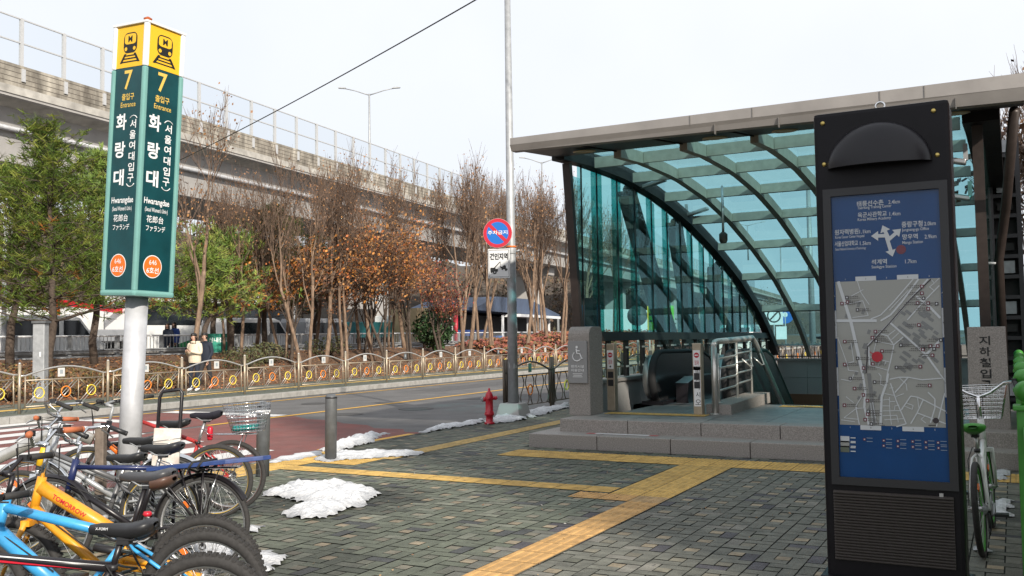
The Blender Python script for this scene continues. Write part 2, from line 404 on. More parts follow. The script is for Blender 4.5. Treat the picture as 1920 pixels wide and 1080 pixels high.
WET = [(q.x, q.y, r_) for q, r_ in ((P(600, 945), .75), (P(560, 935), .7), (P(670, 930), .6), (P(520, 925), .5), (P(690, 850), .7), (P(620, 855), .7), (P(560, 860), .6), (P(740, 850), .4), (P(505, 1060), .5), (P(1850, 960), .5), (P(850, 800), .5), (P(950, 790), .5), (P(1100, 850), .5), (P(1300, 862), .45), (P(1480, 870), .5))]
nx0, nx1, ny0, ny1 = -29, 7, 8, 76
for i in range(nx0, nx1):
    for j in range(ny0, ny1):
        x = i*3*A; y = j*3*A
        if x+3*A < -8.3 or (y > 11.4 and x > -5.8): continue
        blk(x, y, x+2*A, y+A, 'r'); blk(x+2*A, y, x+3*A, y+2*A, 'r'); blk(x+A, y+2*A, x+3*A, y+3*A, 'r'); blk(x, y+A, x+A, y+3*A, 'r'); blk(x+A, y+A, x+2*A, y+2*A, 's')
struct('plaza_paving', b, True)
# tactile paving
b = B()
def tile(x, y, c, dots, sx=.3, sy=.3, rot=0, z=.005):
    k = rnd.uniform(.86, 1.1); c = (c[0]*k, c[1]*k, c[2]*k)
    g = .003
    ca, sa = math.cos(rot), math.sin(rot)
    def T(u, v, q): return (x+u*ca-v*sa, y+u*sa+v*ca, z+q)
    b.quad([T(g, g, 0), T(sx-g, g, 0), T(sx-g, sy-g, 0), T(g, sy-g, 0)], m_tact, c)
    c2 = (c[0]*1.08, c[1]*1.08, c[2]*1.08)
    if dots:
        for i in range(6):
            for j in range(6):
                u = (i+.5)*sx/6; v = (j+.5)*sy/6; r0, r1 = .017, .010
                vs = [T(u-r0, v-r0, 0), T(u+r0, v-r0, 0), T(u+r0, v+r0, 0), T(u-r0, v+r0, 0), T(u-r1, v-r1, .005), T(u+r1, v-r1, .005), T(u+r1, v+r1, .005), T(u-r1, v+r1, .005)]
                b.add(vs, [(4, 5, 6, 7), (0, 1, 5, 4), (1, 2, 6, 5), (2, 3, 7, 6), (3, 0, 4, 7)], m_tact, False, c2)
    else:
        for i in range(4):
            u = (i+.5)*sx/4; q0, q1 = .02, .012
            vs = [T(u-q0, .012, 0), T(u+q0, .012, 0), T(u+q0, sy-.012, 0), T(u-q0, sy-.012, 0), T(u-q1, .02, .005), T(u+q1, .02, .005), T(u+q1, sy-.02, .005), T(u-q1, sy-.02, .005)]
            b.add(vs, [(4, 5, 6, 7), (0, 1, 5, 4), (1, 2, 6, 5), (2, 3, 7, 6), (3, 0, 4, 7)], m_tact, False, c2)
YC = (.47, .30, .085); OC = (.47, .275, .10)
for i in range(20):                                     # wide warning strip before the steps
    for j in range(2): tile(-5.78+i*.3, 10.34+j*.3, YC, True)
for j in range(7):                                      # double strip joining it
    for i in range(2): tile(-3.40+i*.3, 8.24+j*.3, YC, j == 0)
for j in range(1): tile(-3.40, 7.94, OC, True); tile(-3.70, 7.94, OC, True)
for j in range(16): tile(-3.10, 8.24-.3*(j+1), OC if j else (.40, .26, .12), False)
y = 8.31
for i in range(14): tile(-3.42-.3*(i+1)+0, 8.30+.302, YC, False, rot=-math.pi/2)
for i in range(4):                                      # warning field by the bollards
    for j in range(3):
        if (i, j) != (3, 2): tile(-8.1+i*.3, 8.9+j*.3-.3*(i//2)*0, YC, True)
for i in range(2):
    for j in range(6): tile(-8.1+i*.3, 8.9-.3*(j+1), YC, True)
for j in range(40): tile(-7.08+.0, 9.5+j*.3, (.43, .29, .10), False)
struct('tactile_paving', b, True)

# far pavement, its kerb, the bank behind
b = B(); y = -4.0
while y < 120:
    b.box((-18.09, y+.5, -.07), (.22, .988, .148), m_kerb, bev=.015); y += 1.0
struct('far_kerb', b)
m_farpave = mat('far green block paving', (.085, .115, .095), .8, var=.3, scale=6, dirt=(.13, .12, .09), bump=.3, bscale=20)
b = B(); rect(b, -21.6, -18.2, -10, 160, 0, m_farpave); struct('far_pavement', b)
b = B()
for j in range(200): tile(-19.85, 2+.6*j, (.50, .33, .09), False, .3, .598)
struct('far_tactile_strip', b, True)
def bankz(x, y):
    t = min(max((-21.6-x)/7.0, 0), 1); h = .95*t*t*(3-2*t)
    return h+.12*noise.noise(Vector((x*.5, y*.5, 3)))*min(1, t*4)
b = B(); nx, ny = 18, 120; xs = [-21.6-i*(7.9/nx) for i in range(nx+1)]; ys = [-6+j*1.2 for j in range(ny+1)]
v = [(x, y, bankz(x, y)) for y in ys for x in xs]
f = [(j*(nx+1)+i, j*(nx+1)+i+1, (j+1)*(nx+1)+i+1, (j+1)*(nx+1)+i) for j in range(ny) for i in range(nx)]
b.add(v, f, m_soil, True); struct('planting_bank_ground', b)
b = B(); rect(b, -58, -29.4, -60, 400, .55, m_asphalt); struct('highway_surface', b)
# wooded slope beyond the highway
m_hill = mat('winter wood slope', (.085, .060, .042), .95, var=.6, scale=.5, dirt=(.045, .038, .028), bump=1, bscale=2.5, detail=10)
b = B(); nx, ny = 14, 90
v = []
for j in range(ny+1):
    for i in range(nx+1):
        x = -58-i*3.4; y = -60+j*6
        z = .5+15.0*(1-math.exp(-i*.34))+1.6*noise.noise(Vector((x*.12, y*.12, 0)))+1.3*noise.noise(Vector((x*.4, y*.4, 5)))
        v.append((x-6, y, z if i else .4))
f = [(j*(nx+1)+i, j*(nx+1)+i+1, (j+1)*(nx+1)+i+1, (j+1)*(nx+1)+i) for j in range(ny) for i in range(nx)]
b.add(v, f, m_hill, True); struct('wooded_hill', b)

# ------------------------------------------------------------------ elevated road
VO = Vector((-40.21, 26.14, 0)); VD = Vector((-.1036, .9946, 0)).normalized(); VN = Vector((VD.y, -VD.x, 0))   # VN points to the camera side
via = thing('elevated_road', 'long concrete elevated road with stained parapet crossing behind the trees', 'viaduct', VO, (0, 0, math.atan2(VD.y, VD.x)-math.pi/2))
# local: x towards us, y along
def sweep(b, prof, y0, y1, m, smooth=False): b.prism(prof, y0, y1, lambda u, v_, t: (u, t, v_), m, smooth)
b = B(); y = -90.0
while y < 330:
    sweep(b, [(0, 13.35), (0, 14.4), (-.25, 14.4), (-.25, 13.35)], y+.01, y+9.99, m_parapet); y += 10
pv = b.build('parapet', via); b = B()
for z in (13.55, 13.78, 14.02, 14.26): b.box((.003, 120, z), (.012, 420, .022), mat('grimy form seam', (.10, .085, .07), .95))
b.build('form_seam', pv)
b = B(); sweep(b, [(.06, 12.98), (.06, 13.35), (-.25, 13.35), (-1.4, 12.85), (-1.4, 12.55)], -90, 330, m_cband); b.build('deck_edge', via)
b = B(); sweep(b, [(-1.15, 12.7), (-1.75, 10.15), (-9, 10.15), (-9.6, 12.7)], -90, 330, m_conc); b.build('girder', via)
b = B(); b.box((-6, 120, 13.0), (12, 420, .3), m_conc); b.build('deck', via)
b = B(); b.tube([(-1.15, -90, 11.65), (-1.15, 330, 11.65)], .13, m_silver, 8)
for y in range(-88, 330, 6): b.box((-1.3, y, 11.65), (.3, .1, .22), m_galv)
b.build('drain_pipe', via)
for y in (-38, 2, 42, 82, 122, 162, 202):
    q = B(); q.box((-6, y, 5), (3.2, 2.0, 10), m_conc, bev=.2); q.box((-6, y, 9.6), (6.2, 2.2, 1.1), m_conc, bev=.2); q.build('pier', via)
bar_ = thing('noise_barrier', 'transparent noise barrier with grey posts on top of the elevated road parapet', 'noise barrier', VO+Vector((0, 0, 14.4)), via.rotation_euler)
b = B()
for y in range(-60, 330, 1):
    pass
k = 0; y = -49.6
post = B(); post.box((-.12, 0, 1.0), (.16, .14, 2.55), m_barpost); post.box((.03, 0, -.45), (.08, .2, .6), m_barpost)
po = post.build('post', bar_); po.location = (0, y, 0)
while y < 190:
    y += 2.42; k += 1
    if k < 98: cpart(po, (0, y, 0), bar_)
b = B(); b.quad([(-.12, -49, 0), (-.12, 250, 0), (-.12, 250, 2.2), (-.12, -49, 2.2)], m_barglass); b.build('glass_panel', bar_)
b = B()
for z in (1.1, 2.24): b.bar((-.12, -49, z), (-.12, 250, z), .07, .06, m_barpost)
b.build('rail', bar_)
# lamps on the elevated road
def lamp_post(label, loc, arms, mt, H=6, r0=.13, rz=0, group=None, al=1.9):
    t = thing('street_lamp', label, 'street lamp', loc, (0, 0, rz), group)
    q = B(); q.tube([(0, 0, 0), (0, 0, H)], [r0, r0*.55], mt, 10); q.build('pole', t)
    for a in arms:
        q = B(); q.tube([(0, 0, H-.1), (a*al*.25, 0, H+.05), (a*al*.6, 0, H+.28), (a*al, 0, H+.45)], [.06, .05, .045, .04], mt, 6); q.build('arm', t)
        h = B(); h.prism([(-.3, -.06), (.3, -.02), (.34, .03), (.1, .07), (-.3, .05)], -.13, .13, lambda u, v_, s_: (a*(al+.25)+a*u, s_, H+.5+v_), m_galv); h.build('lamp_head', t)
    return t
p = AT(693, 270, 78); lamp_post('double armed street lamp on the elevated road beside the overhead wire', (p.x, p.y, 13), (-1, 1), m_galv, rz=R(30), H=AT(693, 168, 78).z-13.3, group='lamps on the elevated road', al=2.0)
p = AT(1017, 380, 98); lamp_post('double armed street lamp on the elevated road just left of the glass wall', (p.x, p.y, 13), (-1, 1), m_galv, rz=R(30), H=AT(1017, 298, 98).z-13.3, group='lamps on the elevated road', al=1.8)
p = AT(1404, 520, 150); lamp_post('double armed street lamp seen through the upper roof glass', (p.x, p.y, 13), (-1, 1), m_galv, rz=R(30), H=AT(1404, 418, 150).z-13.3, group='lamps on the elevated road', al=2.4)
p = AT(1466, 560, 120); lamp_post('double armed street lamp seen through the lower roof glass', (p.x, p.y, .2), (-1, 1), m_galv, rz=R(30), H=AT(1466, 462, 120).z, al=2.0)
p = P(1524, 640, 0); p = AT(1524, 640, 60); lamp_post('tall grey lamp pole behind the glass roof beside the black information pillar', (p.x, p.y, 0), (1,), m_galv, rz=R(30), H=AT(1524, 385, 60).z+2, r0=.22)

#@@ENTRANCE
# ------------------------------------------------------------------ entrance steps and platform
st = thing('entrance_steps', 'two granite steps leading up to the subway entrance platform', 'steps', (-5.85, 11.36, 0))
def stone_run(b, x0, x1, y0, y1, z0, z1, joints, m=m_granite):
    xs = [x0]+joints+[x1]
    for a, c in zip(xs[:-1], xs[1:]): b.box(((a+c)/2, (y0+y1)/2, (z0+z1)/2), (c-a-.008, y1-y0, z1-z0), m, bev=.012)
ox, oy = -5.85, 11.36
b = B(); stone_run(b, 0, 6.1, 0, .44, -.02, .172, [1.0, 2.0, 3.0, 4.0, 5.0]); b.build('lower_step', st)
b = B(); stone_run(b, .27, 6.1, .42, .80, .0, .343, [1.27, 2.27, 3.27, 4.27, 5.3]); stone_run(b, 0.27, .67, .81, 1.6, .0, .343, []); stone_run(b, 0, .26, .45, 1.6, -.02, .172, []); b.build('upper_step', st)
b = B()
for i in range(7):
    for j in range(4):
        x0 = .68+i*.78; y0 = .81+j*.75
        b.box((x0+.385, y0+.37, .24), (.772, .742, .2), m_granite_top)
b.box((2.9, 2.3, .05), (5.7, 3.0, .15), m_gap)
b.build('platform', st)
b = B(); q = P(1107, 822, .175)-Vector((ox, oy, 0)); q2 = P(1200, 823, .175)-Vector((ox, oy, 0))
rect(b, .75, 1.75, .22, .32, .1745, m_red); rect(b, .87, 1.63, .225, .315, .176, m_signwhite); b.build('warning_sticker', st)
b = B()
old = b
def tile2(bb, x, y, z):
    global b
    keep = b; b = bb; tile(x, y, YC, True, z=z); b = keep
tb = B()
for i in range(5): tile2(tb, .55+i*.3, 1.32, .346)
tb.build('tactile_strip', st, color=True); tb = B()
for i in range(6): tile2(tb, 2.62+i*.3, 3.32, .346)
tb.build('tactile_strip', st, color=True)
# low granite wall and glass balustrade along the left of the pit
lw = thing('granite_parapet', 'low granite wall carrying a glass balustrade along the left of the escalator', 'low wall', (-5.85, 13.4, 0))
b = B()
for i in range(6): b.box((0, .9+i*2.1, .30), (.26, 2.092, .86), m_granite_light)
b.build('wall', lw)
b = B(); b.box((0, 6.15, .755), (.34, 12.7, .06), m_granite, bev=.01); b.build('coping', lw)
b = B(); b.quad([(0, -.1, .80), (0, 12.4, .80), (0, 12.4, 1.40), (0, -.1, 1.40)], m_clear); b.build('glass_panel', lw)
for i in range(16):
    q = B(); q.box((.0, .05+i*.8, 1.09), (.07, .09, .62), m_darkframe); q.box((.05, .05+i*.8, .95), (.06, .14, .03), m_steel); q.box((.05, .05+i*.8, 1.27), (.06, .14, .03), m_steel); q.build('post', lw)
b = B(); b.bar((0, -.2, 1.42), (0, 12.4, 1.42), .09, .07, m_darkframe); b.build('top_rail', lw)

# ------------------------------------------------------------------ pit, far parapet
b = B()
zt, zb = .33, -2.6
b.quad([(-5.72, 15, zb), (-5.72, 26, zb), (-5.72, 26, .3), (-5.72, 15, .3)], m_granite_light)
b.quad([(.15, 15, zb), (.15, 26, zb), (.15, 26, .3), (.15, 15, .3)], m_granite_light)
b.quad([(-5.72, 25.98, zb), (.15, 25.98, zb), (.15, 25.98, -.19), (-5.72, 25.98, -.19)], mat('brown stone band', (.17, .075, .035), .5))
rect(b, -5.72, .15, 15, 26, zb, m_granite_top)
b.quad([(-3.5, 14.7, .1), (.15, 14.7, .1), (.15, 14.7, zb), (-3.5, 14.7, zb)], m_granite)
struct('stair_pit_walls', b)
fw = thing('far_parapet', 'granite wall with metal railing across the back of the stair pit', 'low wall', (-5.72, 26.1, 0))
b = B()
for i in range(8):
    for j in range(2): b.box((.4+i*.78, 0, .025+j*.455), (.772, .2, .447), m_granite_light)
b.build('wall', fw)
b = B(); b.box((2.95, 0, .735), (6.1, .3, .06), m_granite); b.build('coping', fw)
q = B(); q.bar((0, 0, 1.12), (5.9, 0, 1.12), .05, .06, m_steel); q.bar((0, 0, .82), (5.9, 0, .82), .03, .03, m_darkframe); q.build('handrail', fw)
for i in range(38):
    if i: cpart(bo, (i*.155, 0, 0), fw)
    else: q = B(); q.tube([(.05, 0, .76), (.05, 0, 1.1)], .012, m_darkframe, 5); bo = q.build('baluster', fw)
# stairs going down
sd = thing('stairs_down', 'granite stairs going down to the station beside the escalator', 'stairs', (-3.45, 14.7, 0))
b = B()
for i in range(16): b.box((1.8, .15+i*.32, .24-i*.165-.5), (3.58, .33, 1.0), m_granite)
b.build('flight', sd)

# ------------------------------------------------------------------ escalator
es = thing('escalator', 'dark escalator with black handrails going down under the glass canopy', 'escalator', (-5.2, 14.5, .34))
def balus(x, name='balustrade'):
    o2 = []
    path = []
    for i in range(11):
        a = math.pi*1.5-math.pi*i/10
        path.append((.42+.42*math.cos(a), .43+.42*math.sin(a)))
    path += [(2.6, .82), (3.1, .70), (6.5, -1.3)]
    low = [(6.5, -2.3), (3.0, -.25), (2.4, -.02)]
    out = path+low
    q = B()
    q.prism(out, x-.05, x+.05, lambda u, v_, t: (t, u, v_), mat('escalator panel', (.035, .036, .038), .25, .2))
    o = q.build(name, es)
    s_ = B(); s_.tube([(x, u, v_) for u, v_ in [(path[0][0]+.35, path[0][1])]+path], .045, m_black, 8, sx=1.5); s_.build('handrail', o)
    s2 = B(); s2.tube([(x, .42+.33*math.cos(math.pi*1.5-math.pi*i/10), .44+.33*math.sin(math.pi*1.5-math.pi*i/10)) for i in range(11)]+[(x, 2.5, .75)], .024, m_chrome, 6, sx=2.4); s2.build('trim', o)
    k_ = B(); lp_ = [(.40+.37*math.cos(math.pi*1.5-math.pi*i/12), .43+.37*math.sin(math.pi*1.5-math.pi*i/12)) for i in range(13)]
    k_.prism(lp_, x-.17, x+.03, lambda u, v_, t: (t, u, v_), m_alu, True); k_.box((x, .35, .03), (.36, .7, .06), m_blkmetal); k_.build('newel', o)
    return o
balus(0.0); balus(1.2)
b = B(); b.quad([(.12, .2, .006), (1.1, .2, .006), (1.1, 2.4, .006), (.12, 2.4, .006)], m_alu)
for i in range(14): b.box((.61, 2.55+i*.4, -.08-i*.24 if i else -.05), (.96, .4, .1), m_blkmetal)
b.build('step_band', es)
b = B(); b.prism([(1.4, 0), (1.4, .33), (1.9, .42), (3.2, .42), (3.2, 0)], .14, .34, lambda u, v_, t: (t+.1, u-.9, v_), m_blkmetal); b.quad([(.232, .48, .335), (.446, .48, .335), (.446, 1.0, .425), (.232, 1.0, .425)], m_alu); b.build('inlet_box', es)

# ------------------------------------------------------------------ stainless handrail on its plinth
pl = thing('stair_handrail', 'stainless steel handrail with horizontal bars on a granite plinth beside the escalator', 'handrail', (-3.77, 13.05, .34))
b = B(); b.prism([(.1, 0), (2.5, 0), (2.5, .17), (.1, .14)], -.14, .22, lambda u, v_, t: (t, u, v_), m_granite); b.build('plinth', pl)
for y_, h_, r_ in ((.08, 1.0, .045), (.28, .86, .018), (1.3, 1.0, .02), (2.2, 1.0, .02)):
    q = B(); q.tube([(0, y_, 0), (0, y_, h_)], r_, m_steel, 10); q.lathe([(r_+.03, 0), (r_+.03, .012)], m_steel, (0, y_, 0 if y_ < .2 else .145), 12); q.build('post', pl)
b = B(); b.tube([(0, .06, .96), (0, .14, 1.02), (0, .3, 1.03), (0, 2.3, 1.06), (0, 2.5, .98), (0, 6.5, -1.4)], .045, m_steel, 10); b.build('top_rail', pl)
for z in (.34, .5, .66, .8):
    q = B(); q.tube([(0, .28, z-.02), (0, 1.2, z), (0, 1.35, z+.03), (0, 2.2, z+.05)], .016, m_steel, 6); q.build('rail', pl)
for y_ in (1.55, 2.3):
    q = B(); q.tube([(.02, y_, .74), (.12, y_+.1, .62), (.12, y_+.25, .62), (.05, y_+.3, .8)], .014, m_steel, 6); q.build('bracket', pl)

# ------------------------------------------------------------------ canopy
cn = thing('subway_entrance', 'glass and steel subway entrance shelter with a curved glazed roof', 'subway entrance')
PROF = [(12.35, 4.19), (13.3, 4.25), (14.95, 4.25), (16.6, 4.12), (18.3, 3.86), (20.1, 3.46), (22.1, 2.9), (24.0, 2.18), (25.2, 1.58), (26.1, .98)]
yy = [a for a, c in PROF]; zz = [c for a, c in PROF]
def rz(y): return float(np.interp(y, yy, zz))
XL, XR = -5.8, -.3
b = B()                                                  # fascia tapers: deeper to the right
for (a0, a1, c0, c1, yo) in ((4.02, 3.965, 4.12, 4.12, 0), ):
    xr = .2; xl = -5.82
    def fas(t0, t1, y0, y1, m):
        # band between fractions of the height
        def zf(x, t): 
            k = (x-xl)/(xr-xl); lo = 3.955+(3.845-3.955)*k; return lo+(4.125-lo)*t
        pts = []
        b.add([(xl, y0, zf(xl, t0)), (xr, y0, zf(xr, t0)), (xr, y1, zf(xr, t1)), (xl, y1, zf(xl, t1)), (xl, 11.06, zf(xl, t0)), (xr, 11.06, zf(xr, t0)), (xr, 11.06, zf(xr, t1)), (xl, 11.06, zf(xl, t1))],
              [(0, 1, 2, 3), (7, 6, 5, 4), (0, 3, 7, 4), (1, 5, 6, 2), (3, 2, 6, 7), (0, 4, 5, 1)], m)
    fas(.0, .46, 10.93, 10.89, m_fascia); fas(.475, 1.0, 10.90, 10.90, m_fascia)
fo = b.build('fascia', cn)
b = B(); x = -5.82
m_seam = mat('fascia seam', (.16, .15, .14), .6)
for x in (-3.35, -2.6, -1.2, -.75): b.box((x, 10.897, 4.06), (.008, .012, .125), m_seam); b.box((x+.3, 10.912, 3.95-.012*(x+5.8)), (.008, .05, .12), m_seam)
b.build('seam', fo)
b = B(); b.add([(XL-.02, 11.06, 3.985), (.2, 11.06, 3.885), (.2, 12.33, 4.08), (XL-.02, 12.33, 4.10), (XL-.02, 11.06, 4.12), (.2, 11.06, 4.12), (.2, 12.33, 4.3), (XL-.02, 12.33, 4.3)], [(0, 3, 2, 1), (4, 5, 6, 7), (0, 4, 7, 3), (1, 2, 6, 5), (0, 1, 5, 4), (3, 7, 6, 2)], m_soffit)
sf = b.build('soffit', cn)
b = B()
for x in (-4.87, -3.9, -2.93, -1.96, -.99): b.bar((x, 11.1, 3.965-.016*(x+5.8)), (x, 12.32, 4.09-.003*(x+5.8)), .014, .02, m_gap)
b.build('panel_joint', sf)
m_down = mat('cream lamp lens', (.42, .36, .22), .4)
for i, x in enumerate((-5.1, -3.28, -2.4, -1.2, -.5)):
    q = B(); q.lathe([(.155, 0), (.165, .012), (.13, .02), (.12, .012), (.02, .012)], m_down, (0, 0, 0), 20)
    o = q.build('downlight', sf); o.location = (x, 11.72, 4.025-.0115*(x+5.8)); o.rotation_euler = (math.pi+R(5), 0, 0)
# ribs follow the roof
def rib(x, wd, ht, m, top=0.0, y0=12.35):
    q = B()
    Y = [y0]+[a for a in np.linspace(12.6, 26.1, 22)]
    v = []; f = []
    for k, y in enumerate(Y):
        z = rz(y)+top; s_ = (rz(y+.1)-rz(y-.1))/.2; nrm = Vector((0, -s_, 1)).normalized()
        a = Vector((0, y, z)); bb_ = a-nrm*ht
        for u in (a, bb_):
            for w_ in (-wd/2, wd/2): v.append((x+w_, u.y, u.z))
    for k in range(len(Y)-1):
        o = k*4; p_ = o+4
        f += [(o, o+1, p_+1, p_), (o+2, p_+2, p_+3, o+3), (o, p_, p_+2, o+2), (o+1, o+3, p_+3, p_+1)]
    f += [(0, 2, 3, 1), (len(Y)*4-4, len(Y)*4-3, len(Y)*4-1, len(Y)*4-2)]
    q.add(v, f, m); return q.build('roof_rib', cn)
for x in (-4.87, -3.9, -2.93, -1.96, -.99): rib(x, .11, .17, m_rib, -.02)
tag(rib(XL+.02, .2, .22, m_beam, .08, 12.3), 'dark edge beam')
tag(rib(XR+.05, .4, .30, m_beam, .06, 12.3), 'dark edge beam')
for y in (13.3, 14.95, 16.6, 18.3, 20.1, 22.1, 24.0):
    z = rz(y)-.10; s_ = math.atan((rz(y+.2)-rz(y-.2))/.4)
    q = B()
    xs = [XL+.13, -4.87, -3.9, -2.93, -1.96, -.99, XR-.15]
    for a, c in zip(xs[:-1], xs[1:]): q.box(((a+c)/2, y, z), (c-a-.118, .06, .165), m_rib, Matrix.Rotation(s_, 3, 'X'))
    q.build('purlin', cn)
b = B()
Y = list(np.linspace(12.36, 25.9, 24))
for a, c in zip(Y[:-1], Y[1:]): b.quad([(XL+.1, a, rz(a)+.01), (XR-.1, a, rz(a)+.01), (XR-.1, c, rz(c)+.01), (XL+.1, c, rz(c)+.01)], m_roofglass)
b.build('roof_glass', cn)
# left glass wall: tall panes between thin dark fins
ZB = 1.50
gy = [13.02, 13.15, 13.76, 14.63, 15.46, 16.32, 17.19, 18.01, 18.72, 19.55, 20.3, 21.05, 21.8, 22.5, 23.2, 23.9, 24.5, 25.0]
b = B(); bt = B(); fi = B()
for a, c in zip(gy[:-1], gy[1:]):
    if rz(c)-.3 < ZB: break
    b.quad([(XL, a, ZB), (XL, c, ZB), (XL, c, rz(c)-.10), (XL, a, rz(a)-.10)], m_wallglass)
    if a > 13.6: bt.quad([(XL-.10, a+.02, ZB), (XL-.10, a+.02+(c-a)*.52, ZB), (XL-.10, a+.02+(c-a)*.52, rz(c)-.10), (XL-.10, a+.02, rz(a)-.10)], m_tealglass)
b.quad([(XL, 13.15, ZB), (XL, 13.02, ZB), (XL, 12.7, 3.9), (XL, 13.15, 3.9)], m_wallglass)
b.build('glass_wall', cn); bt.build('teal_glass_strip', cn)
for a in gy[1:-2]:
    q = B(); q.box((XL+.01, a, (ZB+rz(a)-.10)/2), (.022, .018, rz(a)-.10-ZB), m_gap); q.build('glass_fin', cn)
b = B(); b.bar((XL, 13.0, ZB-.03), (XL, 25.4, ZB-.10), .12, .14, m_darkframe); b.build('sill_beam', cn)
b = B(); b.bar((XL+.02, 13.08, .34), (XL+.02, 12.62, 4.05), .09, .12, m_darkframe, (1, 0, 0)); b.build('front_frame', cn)
b = B(); b.bar((XR, 13.08, .34), (XR, 12.62, 4.05), .09, .12, m_darkframe, (1, 0, 0)); b.build('front_frame', cn)
b = B(); Y = list(np.linspace(13.1, 24.2, 14))
for a, c in zip(Y[:-1], Y[1:]): b.quad([(XR+.05, a, .9), (XR+.05, c, .9), (XR+.05, c, rz(c)-.3), (XR+.05, a, rz(a)-.3)], m_tealglass)
b.build('glass_wall', cn)
b = B(); b.bar((XR+.03, 13, .85), (XR+.03, 25.4, .85), .12, .14, m_darkframe); b.build('sill_beam', cn)
# raking struts outside the left wall, with lightening slots
foot = Vector((-6.35, 19.9, .2))
for (top, ft) in (((-6.05, 15.75, 4.05), (-6.2, 19.3, .2)), ((-6.05, 18.4, 3.75), (-6.2, 20.6, .2)), ((-6.05, 21.3, 3.0), (-6.2, 21.2, .2)), ((-6.05, 23.3, 2.3), (-6.2, 22.3, .2))):
    top = Vector(top); ft = Vector(ft); d = ft-top; n_ = Vector((0, d.z, -d.y)).normalized()
    q = B()
    for s_ in (-1, 1): q.bar(top+n_*(.15*s_), ft+n_*(.26*s_), .12, .2, m_beam, (1, 0, 0))
    N = 9
    for k in range(N+1):
        c = top+d*(k/N); c2 = top+d*min(1, (k/N+.5/N)); q.bar(c, c2, .06, .34, m_beam, (1, 0, 0))
    q.tube([top+Vector((.1, 0, .1)), top], .08, m_beam, 8)
    q.build('raking_strut', cn)
# right hand branching tube column
q = B(); q.tube([(-.12, 13.4, 0), (-.13, 13.3, 2.35), (-.02, 12.7, 3.0), (.10, 11.6, 3.9)], .055, m_darkframe, 10); q.tube([(-.25, 13.25, 2.32), (-.1, 13.3, 2.32)], .02, m_galv, 6); q.build('branching_column', cn)
# small floodlights under the edge beams, camera on a drop pole
for px, py, X0 in ((1215, 345, XL+.2), (1298, 398, XL+.2), (1790, 298, XR-.25), (1800, 366, XR-.25)):
    p = PX(px, py, X0); sg = 1 if X0 < -3 else -1
    q = B(); q.box((p.x+sg*.1, p.y, p.z), (.46, .17, .06), m_alu, Matrix.Rotation(-sg*R(14), 3, 'Y'), bev=.015); q.box((p.x-sg*.12, p.y, p.z+.07), (.05, .06, .2), m_galv); q.build('floodlight', cn)
p = PX(1354, 360, -4.4); q = B(); q.tube([(p.x, p.y, rz(p.y)-.1), (p.x, p.y, p.z-.75)], .022, m_alu, 8); q.lathe([(.05, 0), (.075, .05), (.075, .16), (.03, .2)], mat('brown camera housing', (.06, .045, .035), .4), (p.x, p.y, p.z-.9), 12); q.build('camera_pole', cn)

# ------------------------------------------------------------------ posts and stone pillars
def person_icon(q, o, xd, ud, s_, m, n_):
    def L2(pts, r_): q.tube([Vector(o)+Vector(xd)*(a*s_)+Vector(ud)*(c*s_)+Vector(n_)*.001 for a, c in pts], r_*s_, m, 6)
    q.disc(Vector(o)+Vector(xd)*(-.02*s_)+Vector(ud)*(.44*s_)+Vector(n_)*.004, xd, ud, .085*s_, m, 14)
    L2([(-.05, .32), (-.02, .02), (.2, .0), (.32, -.32), (.42, -.28)], .045)
    L2([(-.04, .2), (.18, .18)], .04)
    pts = [(-.02+.30*math.cos(a), -.17+.30*math.sin(a)) for a in np.linspace(R(125), R(330), 14)]
    L2(pts, .04)
wp = thing('wheelchair_pillar', 'granite pillar with a wheelchair symbol plaque at the left of the steps', 'stone pillar', (-5.52, 12.58, .343))
b = B()
out = [(-.25, 0), (.25, 0), (.25, 1.15), (.22, 1.22), (.15, 1.265), (.05, 1.275), (-.25, 1.275)]
out = [(-.24, 0), (.24, 0)]+[(.24-.14+.14*math.cos(a), 1.13+.14*math.sin(a)) for a in np.linspace(0, math.pi/2, 6)]+[(-.24+.10+.1*math.cos(a), 1.17+.1*math.sin(a)) for a in np.linspace(math.pi/2, math.pi, 5)]
b.prism(out, -.165, .165, lambda u, v_, t: (t, -u, v_), m_granite); b.build('pillar', wp, bev=.008)
b = B(); b.box((-.01, -.255, .76), (.30, .035, .60), mat('grey plaque', (.27, .27, .27), .45, .2), bev=.005); pq = b.build('plaque', wp)
b = B(); N_ = (0, -1, 0); o_ = Vector((-.01, -.2755, 0))
person_icon(b, o_+Vector((-.0, 0, .88)), X_, Z_, .22, m_signwhite, N_)
b.text('편의시설', o_+Vector((0, 0, .70)), X_, Z_, m_signwhite, w=.20, h=.04, bold=.01); b.text('이용안내', o_+Vector((0, 0, .645)), X_, Z_, m_signwhite, w=.20, h=.04, bold=.01)
for k in range(3): b.box(o_+Vector((0, .001, .595-k*.022)), (.15-.02*(k % 2), .002, .007), m_signwhite)
b.build('lettering', pq)
